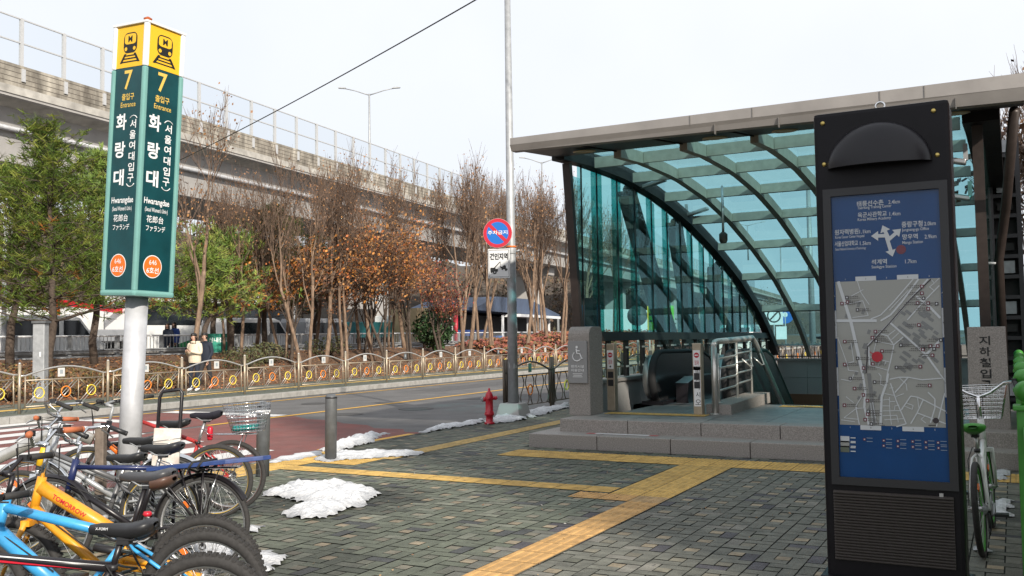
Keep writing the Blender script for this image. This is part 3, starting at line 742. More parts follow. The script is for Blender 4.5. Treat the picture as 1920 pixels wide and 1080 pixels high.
def bar_post(label, loc, h_, txt=None):
    t = thing('barrier_post', label, 'sign post', loc, (0, 0, 0), 'sign posts at the escalator landing')
    q = B(); q.box((0, 0, h_/2), (.125, .13, h_), m_bronze, bev=.008); q.build('post', t)
    q = B(); q.box((0, -.068, h_-.24), (.10, .006, .28), m_signwhite)
    o = Vector((0, -.0725, h_-.17)); q.disc(o, X_, Z_, .038, m_red, 16); q.box(o+Vector((0, -.001, 0)), (.052, .002, .013), m_signwhite)
    q.text('진입\n금지', (0, -.0725, h_-.275), X_, Z_, m_red, w=.06, h=.065, bold=.01); q.disc((0, -.0725, h_-.345), X_, Z_, .014, m_ink, 8); q.build('sticker', t)
    q = B()
    for k in range(2): q.box((0, -.068, h_-.47-k*.12), (.085, .008, .095), m_blkplastic)
    q.build('button', t)
    if txt:
        q = B(); q.box((0, -.068, .42-.02), (.10, .006, .56), m_signwhite)
        for k, ch in enumerate(txt): q.text(ch, (.01, -.0725, .60-k*.105), X_, Z_, m_ink, h=.075)
        q.build('notice', t)
    return t
bar_post('bronze sign post with a no entry sticker beside the granite parapet', (-5.40, 13.30, .343), 1.01)
bar_post('bronze sign post with a white vertical notice beside the stair handrail', (-3.96, 12.98, .343), 1.01, '뛰지마시오')
rp_ = thing('station_name_pillar', 'granite pillar engraved with vertical black letters behind the black information pillar', 'stone pillar', (-.28, 12.35, .0))
b = B(); b.prism([(-.22, 0), (.22, 0), (.20, 1.52), (-.20, 1.52)], -.16, .16, lambda u, v_, t: (u, t, v_), m_granite); b.build('pillar', rp_, bev=.008)
b = B()
for k, ch in enumerate('지하철입구'): b.text(ch, (-.02, -.1645, 1.36-k*.128), X_, Z_, m_ink, w=.115, h=.105, bold=.02)
b.build('lettering', rp_)

#@@OBJECTS
# ------------------------------------------------------------------ black information pillar
TY = 5.72
tl = P(1550, 1086); 
TX0 = PY(1537, 640, TY).x; TX1 = PY(1796, 640, TY).x; TW = TX1-TX0; TXC = (TX0+TX1)/2
tm = thing('information_pillar', 'tall black street information pillar with a domed hood, blue panel and street map', 'information pillar', (TXC, TY, 0))
def tz(px, py): return PY(px, py, TY).z
ZT = (tz(1525, 212)+tz(1777, 186))/2; ZB0 = tz(1553, 1062)
def LX(px, py): q = PY(px, py, TY); return q.x-TXC, q.z
b = B(); b.box((0, .16, ZT/2+.03), (TW, .30, ZT-.06), m_pillar, bev=.022); body = b.build('body', tm)
b = B(); b.box((0, .15, .045), (TW+.06, .4, .09), m_pillar, bev=.01); b.build('base', tm)
# recessed poster frame
(xa, za), (xb, zb_) = LX(1547, 352), LX(1797, 908)
fx0, fz1 = LX(1545, 352)[0], (LX(1545, 362)[1]+LX(1757, 342)[1])/2
px0 = LX(1560, 370)[0]; px1 = LX(1758, 352)[0]; pz1 = (LX(1558, 368)[1]+LX(1757, 355)[1])/2
pz0 = (LX(1575, 893)[1]+LX(1784, 905)[1])/2
PW = px1-px0+.012; PH = pz1-pz0; PCX = (px0+px1)/2
b = B()
for s_ in (-1, 1): b.box((PCX+s_*(PW/2+.022), -.002, (pz0+pz1)/2), (.044, .03, PH+.088), m_blkplastic)
b.box((PCX, -.002, pz1+.022), (PW, .03, .044), m_blkplastic); b.box((PCX, -.002, pz0-.022), (PW, .03, .044), m_blkplastic)
b.build('poster_frame', body)
pb = B(); yq = .004
pb.quad([(PCX-PW/2, yq, pz0), (PCX+PW/2, yq, pz0), (PCX+PW/2, yq, pz1), (PCX-PW/2, yq, pz1)], m_blue)
CNT = [0]
def U(u, v, k=1): return Vector((PCX-PW/2+u*PW, yq-.0012*k-CNT[0]*6e-6, pz1-v*PH))   # u right, v down, fractions of the poster
def PU(px, py):                                          # a picture point of the poster as fractions
    q = PY(px, py, TY); return ((q.x-TXC-(PCX-PW/2))/PW, (pz1-q.z)/PH)
def ptext(t, x0, y0, x1, y1, hpx, m=None, bold=.0):
    a = PU(x0, y0); c = PU(x1, y1); mid = U((a[0]+c[0])/2, (a[1]+c[1])/2, 2)
    pb.text(t, mid, X_, Z_, m or m_mapwhite, w=abs(c[0]-a[0])*PW, h=hpx*1.12*PH/535, bold=bold+.006)
def zp(x, y): return (1540+x/5.4, 340+y/5.4)
for t, x0, y0, x1, y1, h_ in (('태릉선수촌', 360, 225, 628, 215, 9.5), ('2.4km', 678, 208, 795, 205, 6.5), ('Taereung Training Center', 365, 268, 710, 255, 6.5), ('육군사관학교', 368, 338, 662, 328, 9), ('1.4km', 690, 328, 800, 325, 6.5), ('Korea Military Academy', 368, 388, 705, 375, 6.5),
    ('중랑구청', 812, 435, 1025, 428, 10), ('2.0km', 1040, 427, 1158, 424, 6.5), ('Jungnang-gu Office', 815, 492, 1090, 484, 6.5), ('망우역', 820, 562, 975, 556, 9), ('2.9km', 1045, 558, 1165, 556, 6.5), ('Mangu Station', 820, 622, 1028, 616, 6.5),
    ('원자력병원', 135, 514, 375, 508, 9.5), ('1.1km', 385, 508, 497, 506, 6.5), ('Korea Cancer Center Hospital', 140, 566, 435, 560, 6), ('서울산업대학교', 135, 630, 370, 628, 9), ('1.5km', 390, 626, 500, 624, 6.5), ('Seoul National University of Technology', 142, 686, 452, 683, 5.5),
    ('석계역', 507, 815, 663, 813, 9), ('1.7km', 848, 810, 962, 808, 6.5), ('Seokgye Station', 508, 868, 760, 864, 6.5)):
    a = zp(x0, y0); c = zp(x1, y1); ptext(t, a[0], a[1], c[0], c[1], h_, bold=.008 if h_ > 8 else 0)
def pline(pts, wd, m, k=2, px=True):
    CNT[0] += 1
    q = [U(*PU(*p), k) for p in pts] if px else [U(*p, k) for p in pts]
    for a, c in zip(q[:-1], q[1:]):
        CNT[0] += 1; a = a-Vector((0, CNT[0]*2e-6, 0)); c = c-Vector((0, CNT[0]*2e-6, 0)); d = (c-a); ln = d.length
        if ln < 1e-5: continue
        d.normalize(); n_ = Vector((-d.z, 0, d.x))*wd/2
        pb.quad([a-n_, c-n_, c+n_, a+n_], m)
def parrow(pts, m=m_mapwhite):
    pline([zp(*p) for p in pts], .020, m, 3)
    q = [U(*PU(*zp(*p)), 3) for p in pts]; d = (q[-1]-q[-2]).normalized(); n_ = Vector((-d.z, 0, d.x)); e = q[-1]
    CNT[0] += 1; e = e-Vector((0, CNT[0]*4e-6, 0)); pb.quad([e+d*.022, e-d*.016+n_*.028, e-d*.016-n_*.028], m)
parrow([(690, 600), (635, 480)]); parrow([(660, 560), (710, 725)]); parrow([(650, 550), (545, 553)]); parrow([(680, 590), (775, 508)])
a = PU(*zp(807, 690)); pb.disc(U(a[0], a[1], 3), X_, Z_, .026, m_maproon, 20)
# the street map
def mp(x, y): return (1540+x/5.4, 500+y/5.4)              # upper part of the map
def mq(x, y): return (1540+x/5.4, 700+y/5.4)              # lower part
c4 = [PU(*mp(140, 148)), PU(*mp(1197, 122)), PU(*mq(1268, 553)), PU(*mq(190, 517))]
mu0 = (c4[0][0]+c4[3][0])/2; mu1 = (c4[1][0]+c4[2][0])/2; mv0 = (c4[0][1]+c4[1][1])/2; mv1 = (c4[2][1]+c4[3][1])/2
pb.quad([U(mu0, mv1), U(mu1, mv1), U(mu1, mv0), U(mu0, mv0)], m_map)
for k in (1, 3):
    w_ = (mu1-mu0)/5
    for v0, v1 in ((mv0-.016, mv0), (mv1, mv1+.016)): pb.quad([U(mu0+k*w_, v1, 2), U(mu0+(k+1)*w_, v1, 2), U(mu0+(k+1)*w_, v0, 2), U(mu0+k*w_, v0, 2)], m_mapwhite)
for k in range(5):
    for v_ in (mv0-.008, mv1+.008): pb.text(str(k+1), U(mu0+(k+.5)*(mu1-mu0)/5, v_, 3), X_, Z_, m_mapblack if k in (1, 3) else m_mapwhite, h=.009)
for k, ch in enumerate('ABCDE'):
    for u_ in (mu0-.014, mu1+.014):
        v_ = mv0+(k+.5)*(mv1-mv0)/5
        if k in (1, 3): pb.quad([U(u_-.012, v_+.05, 1), U(u_+.012, v_+.05, 1), U(u_+.012, v_-.05, 1), U(u_-.012, v_-.05, 1)], m_mapwhite)
        pb.text(ch, U(u_, v_, 3), X_, Z_, m_mapblack if k in (1, 3) else m_mapwhite, h=.009)
rr = random.Random(11)
for k in range(70):                                      # darker building blocks on the map, in terraces
    u0 = mu0+(mu1-mu0)*rr.uniform(.6, .95); v0 = mv0+(mv1-mv0)*rr.uniform(.2, .62); a = R(-38); l_ = rr.uniform(.012, .026)
    if k > 45: u0 = mu0+(mu1-mu0)*rr.uniform(.08, .4); v0 = mv0+(mv1-mv0)*rr.uniform(.1, .9); a = R(70); l_ *= .7
    CNT[0] += 1; o = U(u0, v0, 2); d = Vector((math.cos(a), 0, math.sin(a)))*l_; n_ = Vector((-d.z, 0, d.x)).normalized()*.008
    if u0 < mu1-.05 : pb.quad([o-d-n_, o+d-n_, o+d+n_, o-d+n_], m_mapdark)
W1, W2, W3 = .016, .008, .005
for pts, wd in (([(170, 150), (300, 560), (400, 1000), (418, 1078)], .022), ([(150, 548), (560, 546)], .02), ([(500, 530), (600, 490), (720, 370), (930, 125)], W2), ([(600, 548), (700, 490), (820, 350), (985, 125)], .012), ([(470, 800), (720, 540), (900, 330), (1080, 125)], .012), ([(478, 810), (488, 1000)], W1*.7), ([(700, 570), (870, 720), (1060, 890), (1195, 1078)], .013), ([(960, 300), (1080, 390), (1205, 520)], W1),
    ([(1060, 890), (1140, 810), (1205, 740)], W1), ([(1005, 915), (1060, 885)], W2), ([(870, 540), (1020, 370), (1195, 190)], W2), ([(365, 145), (400, 260), (485, 385)], W3), ([(300, 300), (425, 232)], W3), ([(275, 378), (420, 345), (475, 495), (315, 515)], W3), ([(600, 680), (670, 700), (735, 795), (700, 960), (670, 1078)], W2), ([(670, 700), (750, 640)], W3), ([(710, 740), (785, 670)], W3), ([(735, 790), (830, 710)], W2), ([(560, 755), (735, 792)], W3), ([(480, 910), (690, 965)], W3), ([(525, 890), (555, 760)], W3), ([(165, 715), (262, 985), (275, 1050), (375, 1060)], W3), ([(300, 770), (330, 960), (255, 980)], W3), ([(1110, 130), (1145, 165), (1095, 205), (1140, 240)], W3), ([(1150, 160), (1195, 115)], W3), ([(480, 995), (680, 1050)], W3), ([(575, 1005), (600, 940)], W3), ([(640, 1000), (655, 955)], W3), ([(690, 440), (880, 240)], W3)):
    pline([mp(*p) for p in pts], wd*.8, m_mapwhite, 3)
for pts, wd in (([(418, 0), (445, 180), (435, 340), (480, 520)], W1), ([(675, 0), (660, 100), (610, 240), (600, 520)], W1), ([(640, 205), (745, 225)], W3), ([(700, 100), (760, 280), (860, 510)], W2), ([(690, 60), (790, 40), (880, 40), (745, 195)], W2), ([(690, 150), (730, 145)], W3), ([(880, 40), (1020, 65), (1220, 50)], W2), ([(790, 45), (860, 110), (868, 175)], W3), ([(755, 235), (835, 205)], W3), ([(625, 270), (690, 265)], W3), ([(620, 330), (690, 330)], W3), ([(620, 380), (800, 378)], W3), ([(620, 430), (765, 425), (780, 495)], W3), ([(640, 470), (830, 460)], W3), ([(690, 240), (695, 400), (710, 520)], W3), ([(690, 285), (745, 285)], W3), ([(740, 370), (745, 330), (790, 322)], W3), ([(810, 370), (905, 230), (970, 240), (1030, 265), (1260, 385)], W2), ([(860, 300), (930, 325), (920, 365), (840, 330)], W3), ([(1030, 270), (970, 400), (905, 510)], W2), ([(975, 245), (985, 345)], W3), ([(970, 400), (1260, 510)], W2), ([(1080, 190), (1150, 260), (1150, 350), (1105, 500)], W2), ([(1250, 200), (1165, 540)], W2), ([(1195, 0), (1265, 90)], W2), ([(365, 360), (350, 330), (400, 250), (415, 200)], W3), ([(350, 340), (385, 520)], W2), ([(360, 355), (440, 350)], W3), ([(230, 450), (355, 355)], W3), ([(230, 450), (375, 465)], W3), ([(200, 470), (340, 490)], W3), ([(500, 300), (520, 520)], W3), ([(520, 290), (555, 500)], W3), ([(1010, 465), (1060, 505)], W3), ([(1010, 465), (1050, 430)], W3), ([(860, 510), (760, 540)], W2), ([(200, 60), (300, 80), (330, 10)], W3), ([(250, 235), (330, 300)], W3), ([(580, 0), (605, 30), (600, 110), (640, 130)], W3)):
    pline([mq(*p) for p in pts], wd*.8, m_mapwhite, 3)
pline([mp(1110, 125), mp(900, 330), mp(700, 560), mp(470, 810), mp(455, 1078)], .006, m_mapblack, 3)
pline([mp(460, 1000), mp(430, 1078)], .02, m_mapdark, 2); pline([mq(480, 0), mq(540, 520)], .02, m_mapdark, 2)
icons = [mp(*p) for p in ((260, 312), (265, 358), (210, 373), (367, 437), (548, 657), (518, 718), (556, 752), (238, 758), (615, 855), (805, 795), (1018, 200), (1018, 268), (1035, 320), (975, 368), (1082, 370), (1167, 375), (1082, 426), (988, 590), (1210, 742), (1105, 803), (1178, 803), (1142, 832), (1028, 838), (1125, 897), (368, 928), (237, 990), (522, 983), (762, 1020), (1003, 1012), (428, 1026))]+[mq(*p) for p in ((295, 52), (337, 153), (235, 322), (540, 88), (427, 218), (467, 275), (475, 385), (470, 414), (445, 468), (507, 512), (1097, 122))]
for k, p in enumerate(icons):
    a = PU(*p); o = U(a[0], a[1], 4); h_ = .0095
    pb.quad([o+Vector((-h_, 0, -h_)), o+Vector((h_, 0, -h_)), o+Vector((h_, 0, h_)), o+Vector((-h_, 0, h_))], m_maproon if k % 3 else m_mapblack)
    h_ *= .5; o = U(a[0], a[1], 5); pb.quad([o+Vector((-h_, 0, -h_)), o+Vector((h_, 0, -h_)), o+Vector((h_*.7, 0, h_)), o+Vector((-h_*.7, 0, h_))], m_mapwhite)
    o = U(a[0], a[1], 4); sd_ = 1 if a[0] < .62 else -1
    for j in range(2):
        for i in range(6 if j else 5):
            q = o+Vector((sd_*(.018+i*.010), 0, .005-j*.010)); pb.quad([q+Vector((-.0036, 0, -.0022)), q+Vector((.0036, 0, -.0022)), q+Vector((.0036, 0, .0022-.001*j)), q+Vector((-.0036, 0, .0022-.001*j))], m_mapink)
a = PU(*mp(567, 912)); pb.disc(U(a[0], a[1], 5), X_, Z_, .030, m_red, 20)
pline([mp(490, 860), mp(540, 895)], .004, m_red, 4)
a = PU(*mq(1160, 478)); pb.disc(U(a[0], a[1], 5), X_, Z_, .016, m_mapblack, 14); pline([mq(1085, 525), mq(1160, 525)], .005, m_mapblack, 4)
# key below the map
for k, (m, y) in enumerate(((m_mapwhite, 666), (m_map, 714), (mat('map olive', (.13, .15, .11), .3), 764))):
    a = PU(*mq(194, y)); c = PU(*mq(284, y)); v_ = a[1]
    pb.quad([U(a[0], v_+.011), U(c[0], v_+.011), U(c[0], v_-.011), U(a[0], v_-.011)], m)
    for j in range(2):
        o = U(c[0]+.035, v_-.006+.013*j, 2); pb.quad([o+Vector((-.014, 0, -.003)), o+Vector((.014, 0, -.003)), o+Vector((.014, 0, .003)), o+Vector((-.014, 0, .003))], m_mapwhite)
for x_, y_ in ((437, 668), (632, 680), (775, 685), (925, 690), (1058, 697), (1182, 702), (632, 733), (775, 738), (927, 745), (1060, 750), (1186, 756)):
    a = PU(*mq(x_, y_)); o = U(a[0], a[1], 2); h_ = .007; pb.quad([o+Vector((-h_, 0, -h_)), o+Vector((h_, 0, -h_)), o+Vector((h_, 0, h_)), o+Vector((-h_, 0, h_))], m_maproon)
    h_ = .0035; o = U(a[0], a[1], 3); pb.quad([o+Vector((-h_, 0, -h_)), o+Vector((h_, 0, -h_)), o+Vector((h_, 0, h_)), o+Vector((-h_, 0, h_))], m_mapwhite)
    for j in range(2): o = U(a[0]+.055, a[1]-.005+.012*j, 2); pb.quad([o+Vector((-.020, 0, -.0016)), o+Vector((.012, 0, -.0016)), o+Vector((.012, 0, .0016)), o+Vector((-.020, 0, .0016))], m_keyink)
pb.build('poster', tm)
b = B(); b.quad([(PCX-PW/2, -.006, pz0), (PCX+PW/2, -.006, pz0), (PCX+PW/2, -.006, pz1), (PCX-PW/2, -.006, pz1)], glass('poster cover glass', (.98, .985, .985), .3)); b.build('cover_glass', tm)
# ventilation louvres
(lx0, lz1), (lx1, lz0) = LX(1567, 925), LX(1795, 1064)
b = B(); n_ = 24; hh = (lz1-ZB0-.03)/n_
m_louv = mat('dark grey louvre', (.085, .074, .068), .45, .2, spec=.4)
for k in range(n_): b.box((0, -.004, ZB0+.05+hh*(k+.5)), (TW*.86, .022, hh*.42), m_louv, Matrix.Rotation(R(28), 3, 'X'))
b.build('louvre_panel', tm)
# domed hood
hx0, hz0 = LX(1551, 306); hx1, _ = LX(1748, 300); hcx = (hx0+hx1)/2; hr = (hx1-hx0)/2; hzb = (LX(1551, 314)[1]+LX(1750, 306)[1])/2; hzt = LX(1650, 228)[1]; hh = hzt-hzb
v = []; f = []; NI, NJ = 28, 12
for j in range(NJ+1):
    ph = math.pi/2*j/NJ
    for i in range(NI+1):
        th = math.pi*i/NI
        # quarter ellipsoid bulging towards the viewer
        v.append((hcx-hr*math.cos(th), -.12*math.cos(ph)*math.sin(th)*1.0, hzb+hh*math.sin(th)*math.sin(ph)))
for j in range(NJ):
    for i in range(NI): f.append((j*(NI+1)+i, j*(NI+1)+i+1, (j+1)*(NI+1)+i+1, (j+1)*(NI+1)+i))
b = B(); b.add(v, f, mat('black satin hood', (.011, .010, .013), .34, 0, spec=.35), True)
b.quad([(hcx-hr*math.cos(math.pi*i/NI), -.12*math.sin(math.pi*i/NI)*.985, hzb+.012) for i in range(NI+1)], m_blkplastic); b.build('hood', tm)
m_brass = mat('brass', (.55, .42, .14), .3, .9)
for px, py in ((1542, 231), (1750, 207), (1545, 308), (1757, 290)):
    x_, z_ = LX(px, py); q = B(); q.lathe([(.014, 0), (.014, .006), (.008, .011)], m_brass, (0, 0, 0), 10); o = q.build('screw', tm); o.location = (x_, .012, z_); o.rotation_euler = (R(90), 0, 0)
b = B(); x_, z_ = LX(1648, 190); b.ring((x_, .05, ZT+.01), .025, .006, m_chrome, 'y', 14, 5); b.build('lifting_ring', tm)
b = B(); x_, z_ = LX(1748, 917); b.box((x_, .004, z_), (.06, .014, .018), m_ink); b.box((x_+.045, .004, z_-.03), (.02, .014, .02), m_alu); b.build('lock', tm)

# ------------------------------------------------------------------ station sign column
SP = P(236, 985)
tilt = R(2.5)
fh = Vector((FWD.x, FWD.y, 0)).normalized()
Ms = Matrix.Rotation(tilt, 3, fh)
sg = thing('station_sign', 'tall leaning teal and yellow subway station sign on a round silver pole', 'station sign', SP, Ms.to_euler())
z0, z1 = 1.905, 4.09; hw = .195
b = B(); b.lathe([(.089, 0), (.089, z0+.02)], m_silver, (0, 0, 0), 24); b.lathe([(.2, 0), (.2, .02), (.12, .03)], m_galv, (0, 0, 0), 20)
b.build('pole', sg)
b = B(); b.box((0, 0, (z0+z1)/2), (2*hw-.02, 2*hw-.02, z1-z0), m_teal); box_ = b.build('sign_box', sg)
for sx, sy in ((-1, -1), (1, -1), (1, 1), (-1, 1)):
    zs = z1-.36; q = B()
    q.box((sx*(hw-.014), sy*(hw-.014), (z0+zs)/2), (.040, .040, zs-z0), m_aqua, bev=.012); q.box((sx*(hw-.014), sy*(hw-.014), (zs+z1)/2+.002), (.040, .040, z1-zs), m_signwhite, bev=.012); q.build('corner_trim', box_)
b = B(); b.box((0, 0, z0-.015), (2*hw+.02, 2*hw+.02, .05), m_aqua, bev=.02); b.build('bottom_trim', sg)
b = B(); b.box((0, 0, z1+.008), (2*hw+.02, 2*hw+.02, .02), m_signwhite, bev=.006); b.lathe([(.03, 0), (.035, .02), (.01, .035)], mat('rust', (.35, .08, .02), .8), (hw-.03, -hw+.03, z1+.017), 10); b.build('cap', sg)
def face(o, xd, n_):
    q = B(); xd = Vector(xd); n_ = Vector(n_); H = z1-z0; FW_ = 2*hw-.07
    def F(u, v_, k=1): return Vector(o)+xd*(u*FW_)+Z_*(H*(.5-v_))+n_*(.0015*k)
    q.quad([F(-.5, 0), F(-.5, .16), F(.5, .16), F(.5, 0)], m_signyel)
    # train symbol: rounded front, window, M, lamps, track
    def blob(w_, h_, c, m, k, top=.5, rr=.25):
        pts = []
        for (cx_, cy_, a0) in ((w_/2-rr*w_, h_/2-rr*h_, 0), (-w_/2+rr*w_, h_/2-rr*h_, 90), (-w_/2+rr*w_, -h_/2+rr*h_, 180), (w_/2-rr*w_, -h_/2+rr*h_, 270)):
            for a in range(0, 91, 18): pts.append((cx_+rr*w_*math.cos(R(a0+a)), cy_+rr*h_*math.sin(R(a0+a))))
        q.poly(F(*c, k), xd, Z_, pts, m)
    blob(.16, .17, (0, .067), m_ink, 2, rr=.3); blob(.132, .086, (0, .053), m_signyel, 3, rr=.25)
    q.text('M', F(0, .053, 4), xd, Z_, m_ink, h=.052, bold=.03)
    for s_ in (-1, 1): q.disc(F(s_*.155, .090, 3), xd, Z_, .016, m_signyel, 14)
    for s_ in (-1, 1):
        a = F(s_*.17, .108, 2); c = F(s_*.33, .143, 2); d = xd*.013; q.quad([a-d, c-d, c+d, a+d], m_ink)
    for k, (v_, u_) in enumerate(((.116, .2), (.127, .25), (.139, .30))): q.quad([F(-u_, v_+.0025, 2), F(u_, v_+.0025, 2), F(u_, v_-.0025, 2), F(-u_, v_-.0025, 2)], m_ink)
    q.text('7', F(-.02, .208), xd, Z_, m_letyel, h=.16, w=.095, bold=.014)
    q.text('출입구', F(0, .272), xd, Z_, m_letyel, h=.056, w=.145, bold=.014); q.text('Entrance', F(.02, .302), xd, Z_, m_letyel, h=.042, w=.175, bold=.006)
    for k, ch in enumerate('화랑대'): q.text(ch, F(-.20, .366+k*.105), xd, Z_, m_signwhite, h=.135, w=.122, bold=.026)
    for k, ch in enumerate('서울여대입구'): q.text(ch, F(.24, .377+k*.0405), xd, Z_, m_signwhite, h=.07, w=.07, bold=.016)
    for v_, a0 in ((.347, 30), (.612, 210)):
        pts = [F(.24, v_+.022*(1 if a0 < 90 else -1))+xd*(.05*math.cos(R(a)))+Z_*(.05*math.sin(R(a))) for a in range(a0, a0+121, 20)]
        q.tube(pts, .004, m_signwhite, 4)
    q.text('Hwarangdae', F(-.02, .664), xd, Z_, m_signwhite, h=.066, w=.255, bold=.016); q.text('(Seoul Women’s Univ.)', F(-.02, .695), xd, Z_, m_signwhite, h=.046, w=.23, bold=.006)
    q.text('花郎台', F(-.05, .728), xd, Z_, m_signwhite, h=.058, w=.17, bold=.008); q.text('ファランデ', F(-.02, .762), xd, Z_, m_signwhite, h=.05, w=.195, bold=.012)
    q.disc(F(-.06, .905, 1), xd, Z_, .094, m_signwhite, 32); q.disc(F(-.06, .905, 2), xd, Z_, .087, m_orange, 32)
    q.text('646', F(-.06, .889, 3), xd, Z_, m_signwhite, h=.040, w=.075); q.text('6호선', F(-.06, .919, 3), xd, Z_, m_signwhite, h=.05, w=.122, bold=.015)
    q.build('lettering', box_)
zc = (z0+z1)/2
face((hw-.0095, 0, zc), Y_, X_); face((0, -hw+.0095, zc), X_, -Y_)

# ------------------------------------------------------------------ bollards, hydrant, lamp post with traffic signs
def bollard(label, loc, band):
    t = thing('bollard', label, 'bollard', loc, (0, 0, 0), 'grey bollards at the crosswalk')
    q = B(); q.lathe([(.072, 0), (.072, .76), (.066, .79), (.04, .81)], m_bollard, (0, 0, 0), 18); q.build('post', t)
    q = B()
    if band: q.lathe([(.0735, .69), (.0735, .725)], m_signwhite, (0, 0, 0), 18)
    q.lathe([(.0738, .76), (.0738, .78)], m_blkplastic, (0, 0, 0), 18); q.build('band', t)
    return t
b1 = bollard('dark grey bollard with a white reflective band, behind the basket bicycle', P(492, 893), True); b1.rotation_euler = (0, R(1.5), 0)
b2 = bollard('plain dark grey bollard standing in the melting snow', P(620, 863), False); b2.rotation_euler = (0, R(1), 0)
q = B(); h_ = P(918, 795)
hy = thing('fire_hydrant', 'red fire hydrant in old snow beside the grey lamp post', 'fire hydrant', h_)
q.lathe([(r_*.84, z_) for r_, z_ in ((.105, 0), (.105, .03), (.075, .04), (.075, .14), (.10, .15), (.10, .185), (.08, .2), (.078, .40), (.088, .42), (.088, .44), (.075, .5), (.05, .545), (.025, .56), (.022, .6), (.012, .61))], m_red, (0, 0, 0), 20)
for a in range(6): q.lathe([(.012, .0), (.012, .03)], m_red, (.074*math.cos(a*1.05), .074*math.sin(a*1.05), .18), 6)
q.build('body', hy)
for d, r_ in ((-RIGHT, .045), (RIGHT, .036), (-FWD, .03)):
    q = B(); d = Vector((d.x, d.y, 0)).normalized(); o = Vector((0, 0, .42 if r_ > .04 else .44))
    q.tube([o+d*.06, o+d*.10], r_*.9, m_red, 12); q.tube([o+d*.10, o+d*.13], r_, m_galv if r_ > .04 else m_red, 12); q.tube([o+d*.13, o+d*.145], r_*.4, m_galv if r_ > .04 else m_red, 6); q.build('outlet_cap', hy)
lp = P(963, 781); LPZ = 9.2
ll = thing('lamp_post', 'tall tapering galvanised post on a concrete base with peeling bills, holding two traffic signs', 'lamp post', lp)
q = B(); q.tube([(0, 0, .2), (0, 0, 2.6), (0, 0, LPZ)], [.098, .084, .05], m_galv, 20); pz = q.build('pole', ll)
q = B(); q.prism([(-.25, -.25), (.25, -.25), (.25, .25), (-.25, .25)], 0, .25, lambda u, v_, t: (u*(1-.9*t), v_*(1-.9*t), t*1.0), m_conc); q.build('base', ll, bev=.02)
q = B(); q.lathe([(.092, 0), (.094, .01), (.094, .10), (.092, .11)], m_galv, (0, 0, 3.02), 16); q.lathe([(.0935, 0), (.0935, .03)], m_orange, (0, 0, 3.14), 16)
q.tube([(RIGHT.x*.09, RIGHT.y*.09, 3.07), (RIGHT.x*.16, RIGHT.y*.16, 3.09)], .02, m_galv, 6); q.build('clamp', ll)
q = B(); r5 = random.Random(5)
for k in range(16):                                      # torn paper bills wrapped on the shaft
    z_ = r5.uniform(.9, 2.1); a0 = r5.uniform(-2.6, .4); wd = r5.uniform(.15, .5); hh_ = r5.uniform(.03, .12); rr_ = .0985-.0045*z_+.0015
    vs = []; K = 5
    for i in range(K+1):
        a = a0+wd*i/K; top = hh_*r5.uniform(.5, 1); bo_ = hh_*r5.uniform(0, .4)
        vs += [(rr_*math.cos(a), rr_*math.sin(a), z_-bo_), (rr_*math.cos(a), rr_*math.sin(a), z_+top)]
    q.add(vs, [(2*i, 2*i+2, 2*i+3, 2*i+1) for i in range(K)], mat('torn paper', (.42, .43, .42), .8))
q.build('torn_bills', pz)
# signs face up the road towards the viewer
sn = Vector((-.25, -1, 0)).normalized(); sx_ = Vector((-sn.y, sn.x, 0)); 
sc_ = AT(933, 437, (lp-EYEV).dot(FWD)-.08)
ns = thing('no_parking_sign', 'round blue no parking sign with a red ring and slash on the lamp post', 'traffic sign', sc_)
sx_ = Vector((RIGHT.x, RIGHT.y, 0)).normalized()*1.0; sx_ = (Matrix.Rotation(R(-10), 3, 'Z') @ sx_); sn = Vector((sx_.y, -sx_.x, 0))
q = B(); rad = .272
pts = [(math.cos(2*math.pi*i/40), math.sin(2*math.pi*i/40)) for i in range(40)]
q.prism(pts, 0, .02, lambda u, v_, t: sx_*(u*rad)+Z_*(v_*rad)-sn*t, m_signgrey); plate = q.build('plate', ns)
q = B(); q.disc(sn*.002, sx_, Z_, rad*.99, m_red, 40, rad*.76); q.disc(sn*.002, sx_, Z_, rad*.76, m_signblue, 40)
a = R(-45); d = sx_*math.cos(a)+Z_*math.sin(a); n_ = sx_*math.sin(-a)+Z_*math.cos(a); n_ = sn.cross(d)
q.quad([sn*.004-d*rad*.8-n_*.032, sn*.004+d*rad*.8-n_*.032, sn*.004+d*rad*.8+n_*.032, sn*.004-d*rad*.8+n_*.032], m_red)
q.text('주차금지', sn*.006+Z_*.01, sx_, Z_, m_signwhite, w=.37, h=.075, bold=.01); q.build('lettering', plate)
sc2 = AT(935.5, 494, (lp-EYEV).dot(FWD)-.08)
tw = thing('tow_zone_sign', 'white rectangular tow away sign with a tow truck symbol below the round sign', 'traffic sign', sc2)
q = B(); hw_, hh_ = .205, .272
q.prism([(-hw_, -hh_), (hw_, -hh_), (hw_, hh_), (-hw_, hh_)], 0, .018, lambda u, v_, t: sx_*u+Z_*v_-sn*t, m_signgrey); plate = q.build('plate', tw, bev=.006)
q = B()
for (u0, v0, u1, v1) in ((-.19, .245, .19, .252), (-.19, -.252, .19, -.245), (-.19, -.245, -.183, .245), (.183, -.245, .19, .245)): q.quad([sn*.002+sx_*u0+Z_*v0, sn*.002+sx_*u1+Z_*v0, sn*.002+sx_*u1+Z_*v1, sn*.002+sx_*u0+Z_*v1], m_ink)
q.text('견인지역', sn*.003+Z_*.13, sx_, Z_, m_ink, w=.34, h=.125, bold=.04)
def pg(pts): q.poly(sn*.003, sx_, Z_, pts, m_ink)
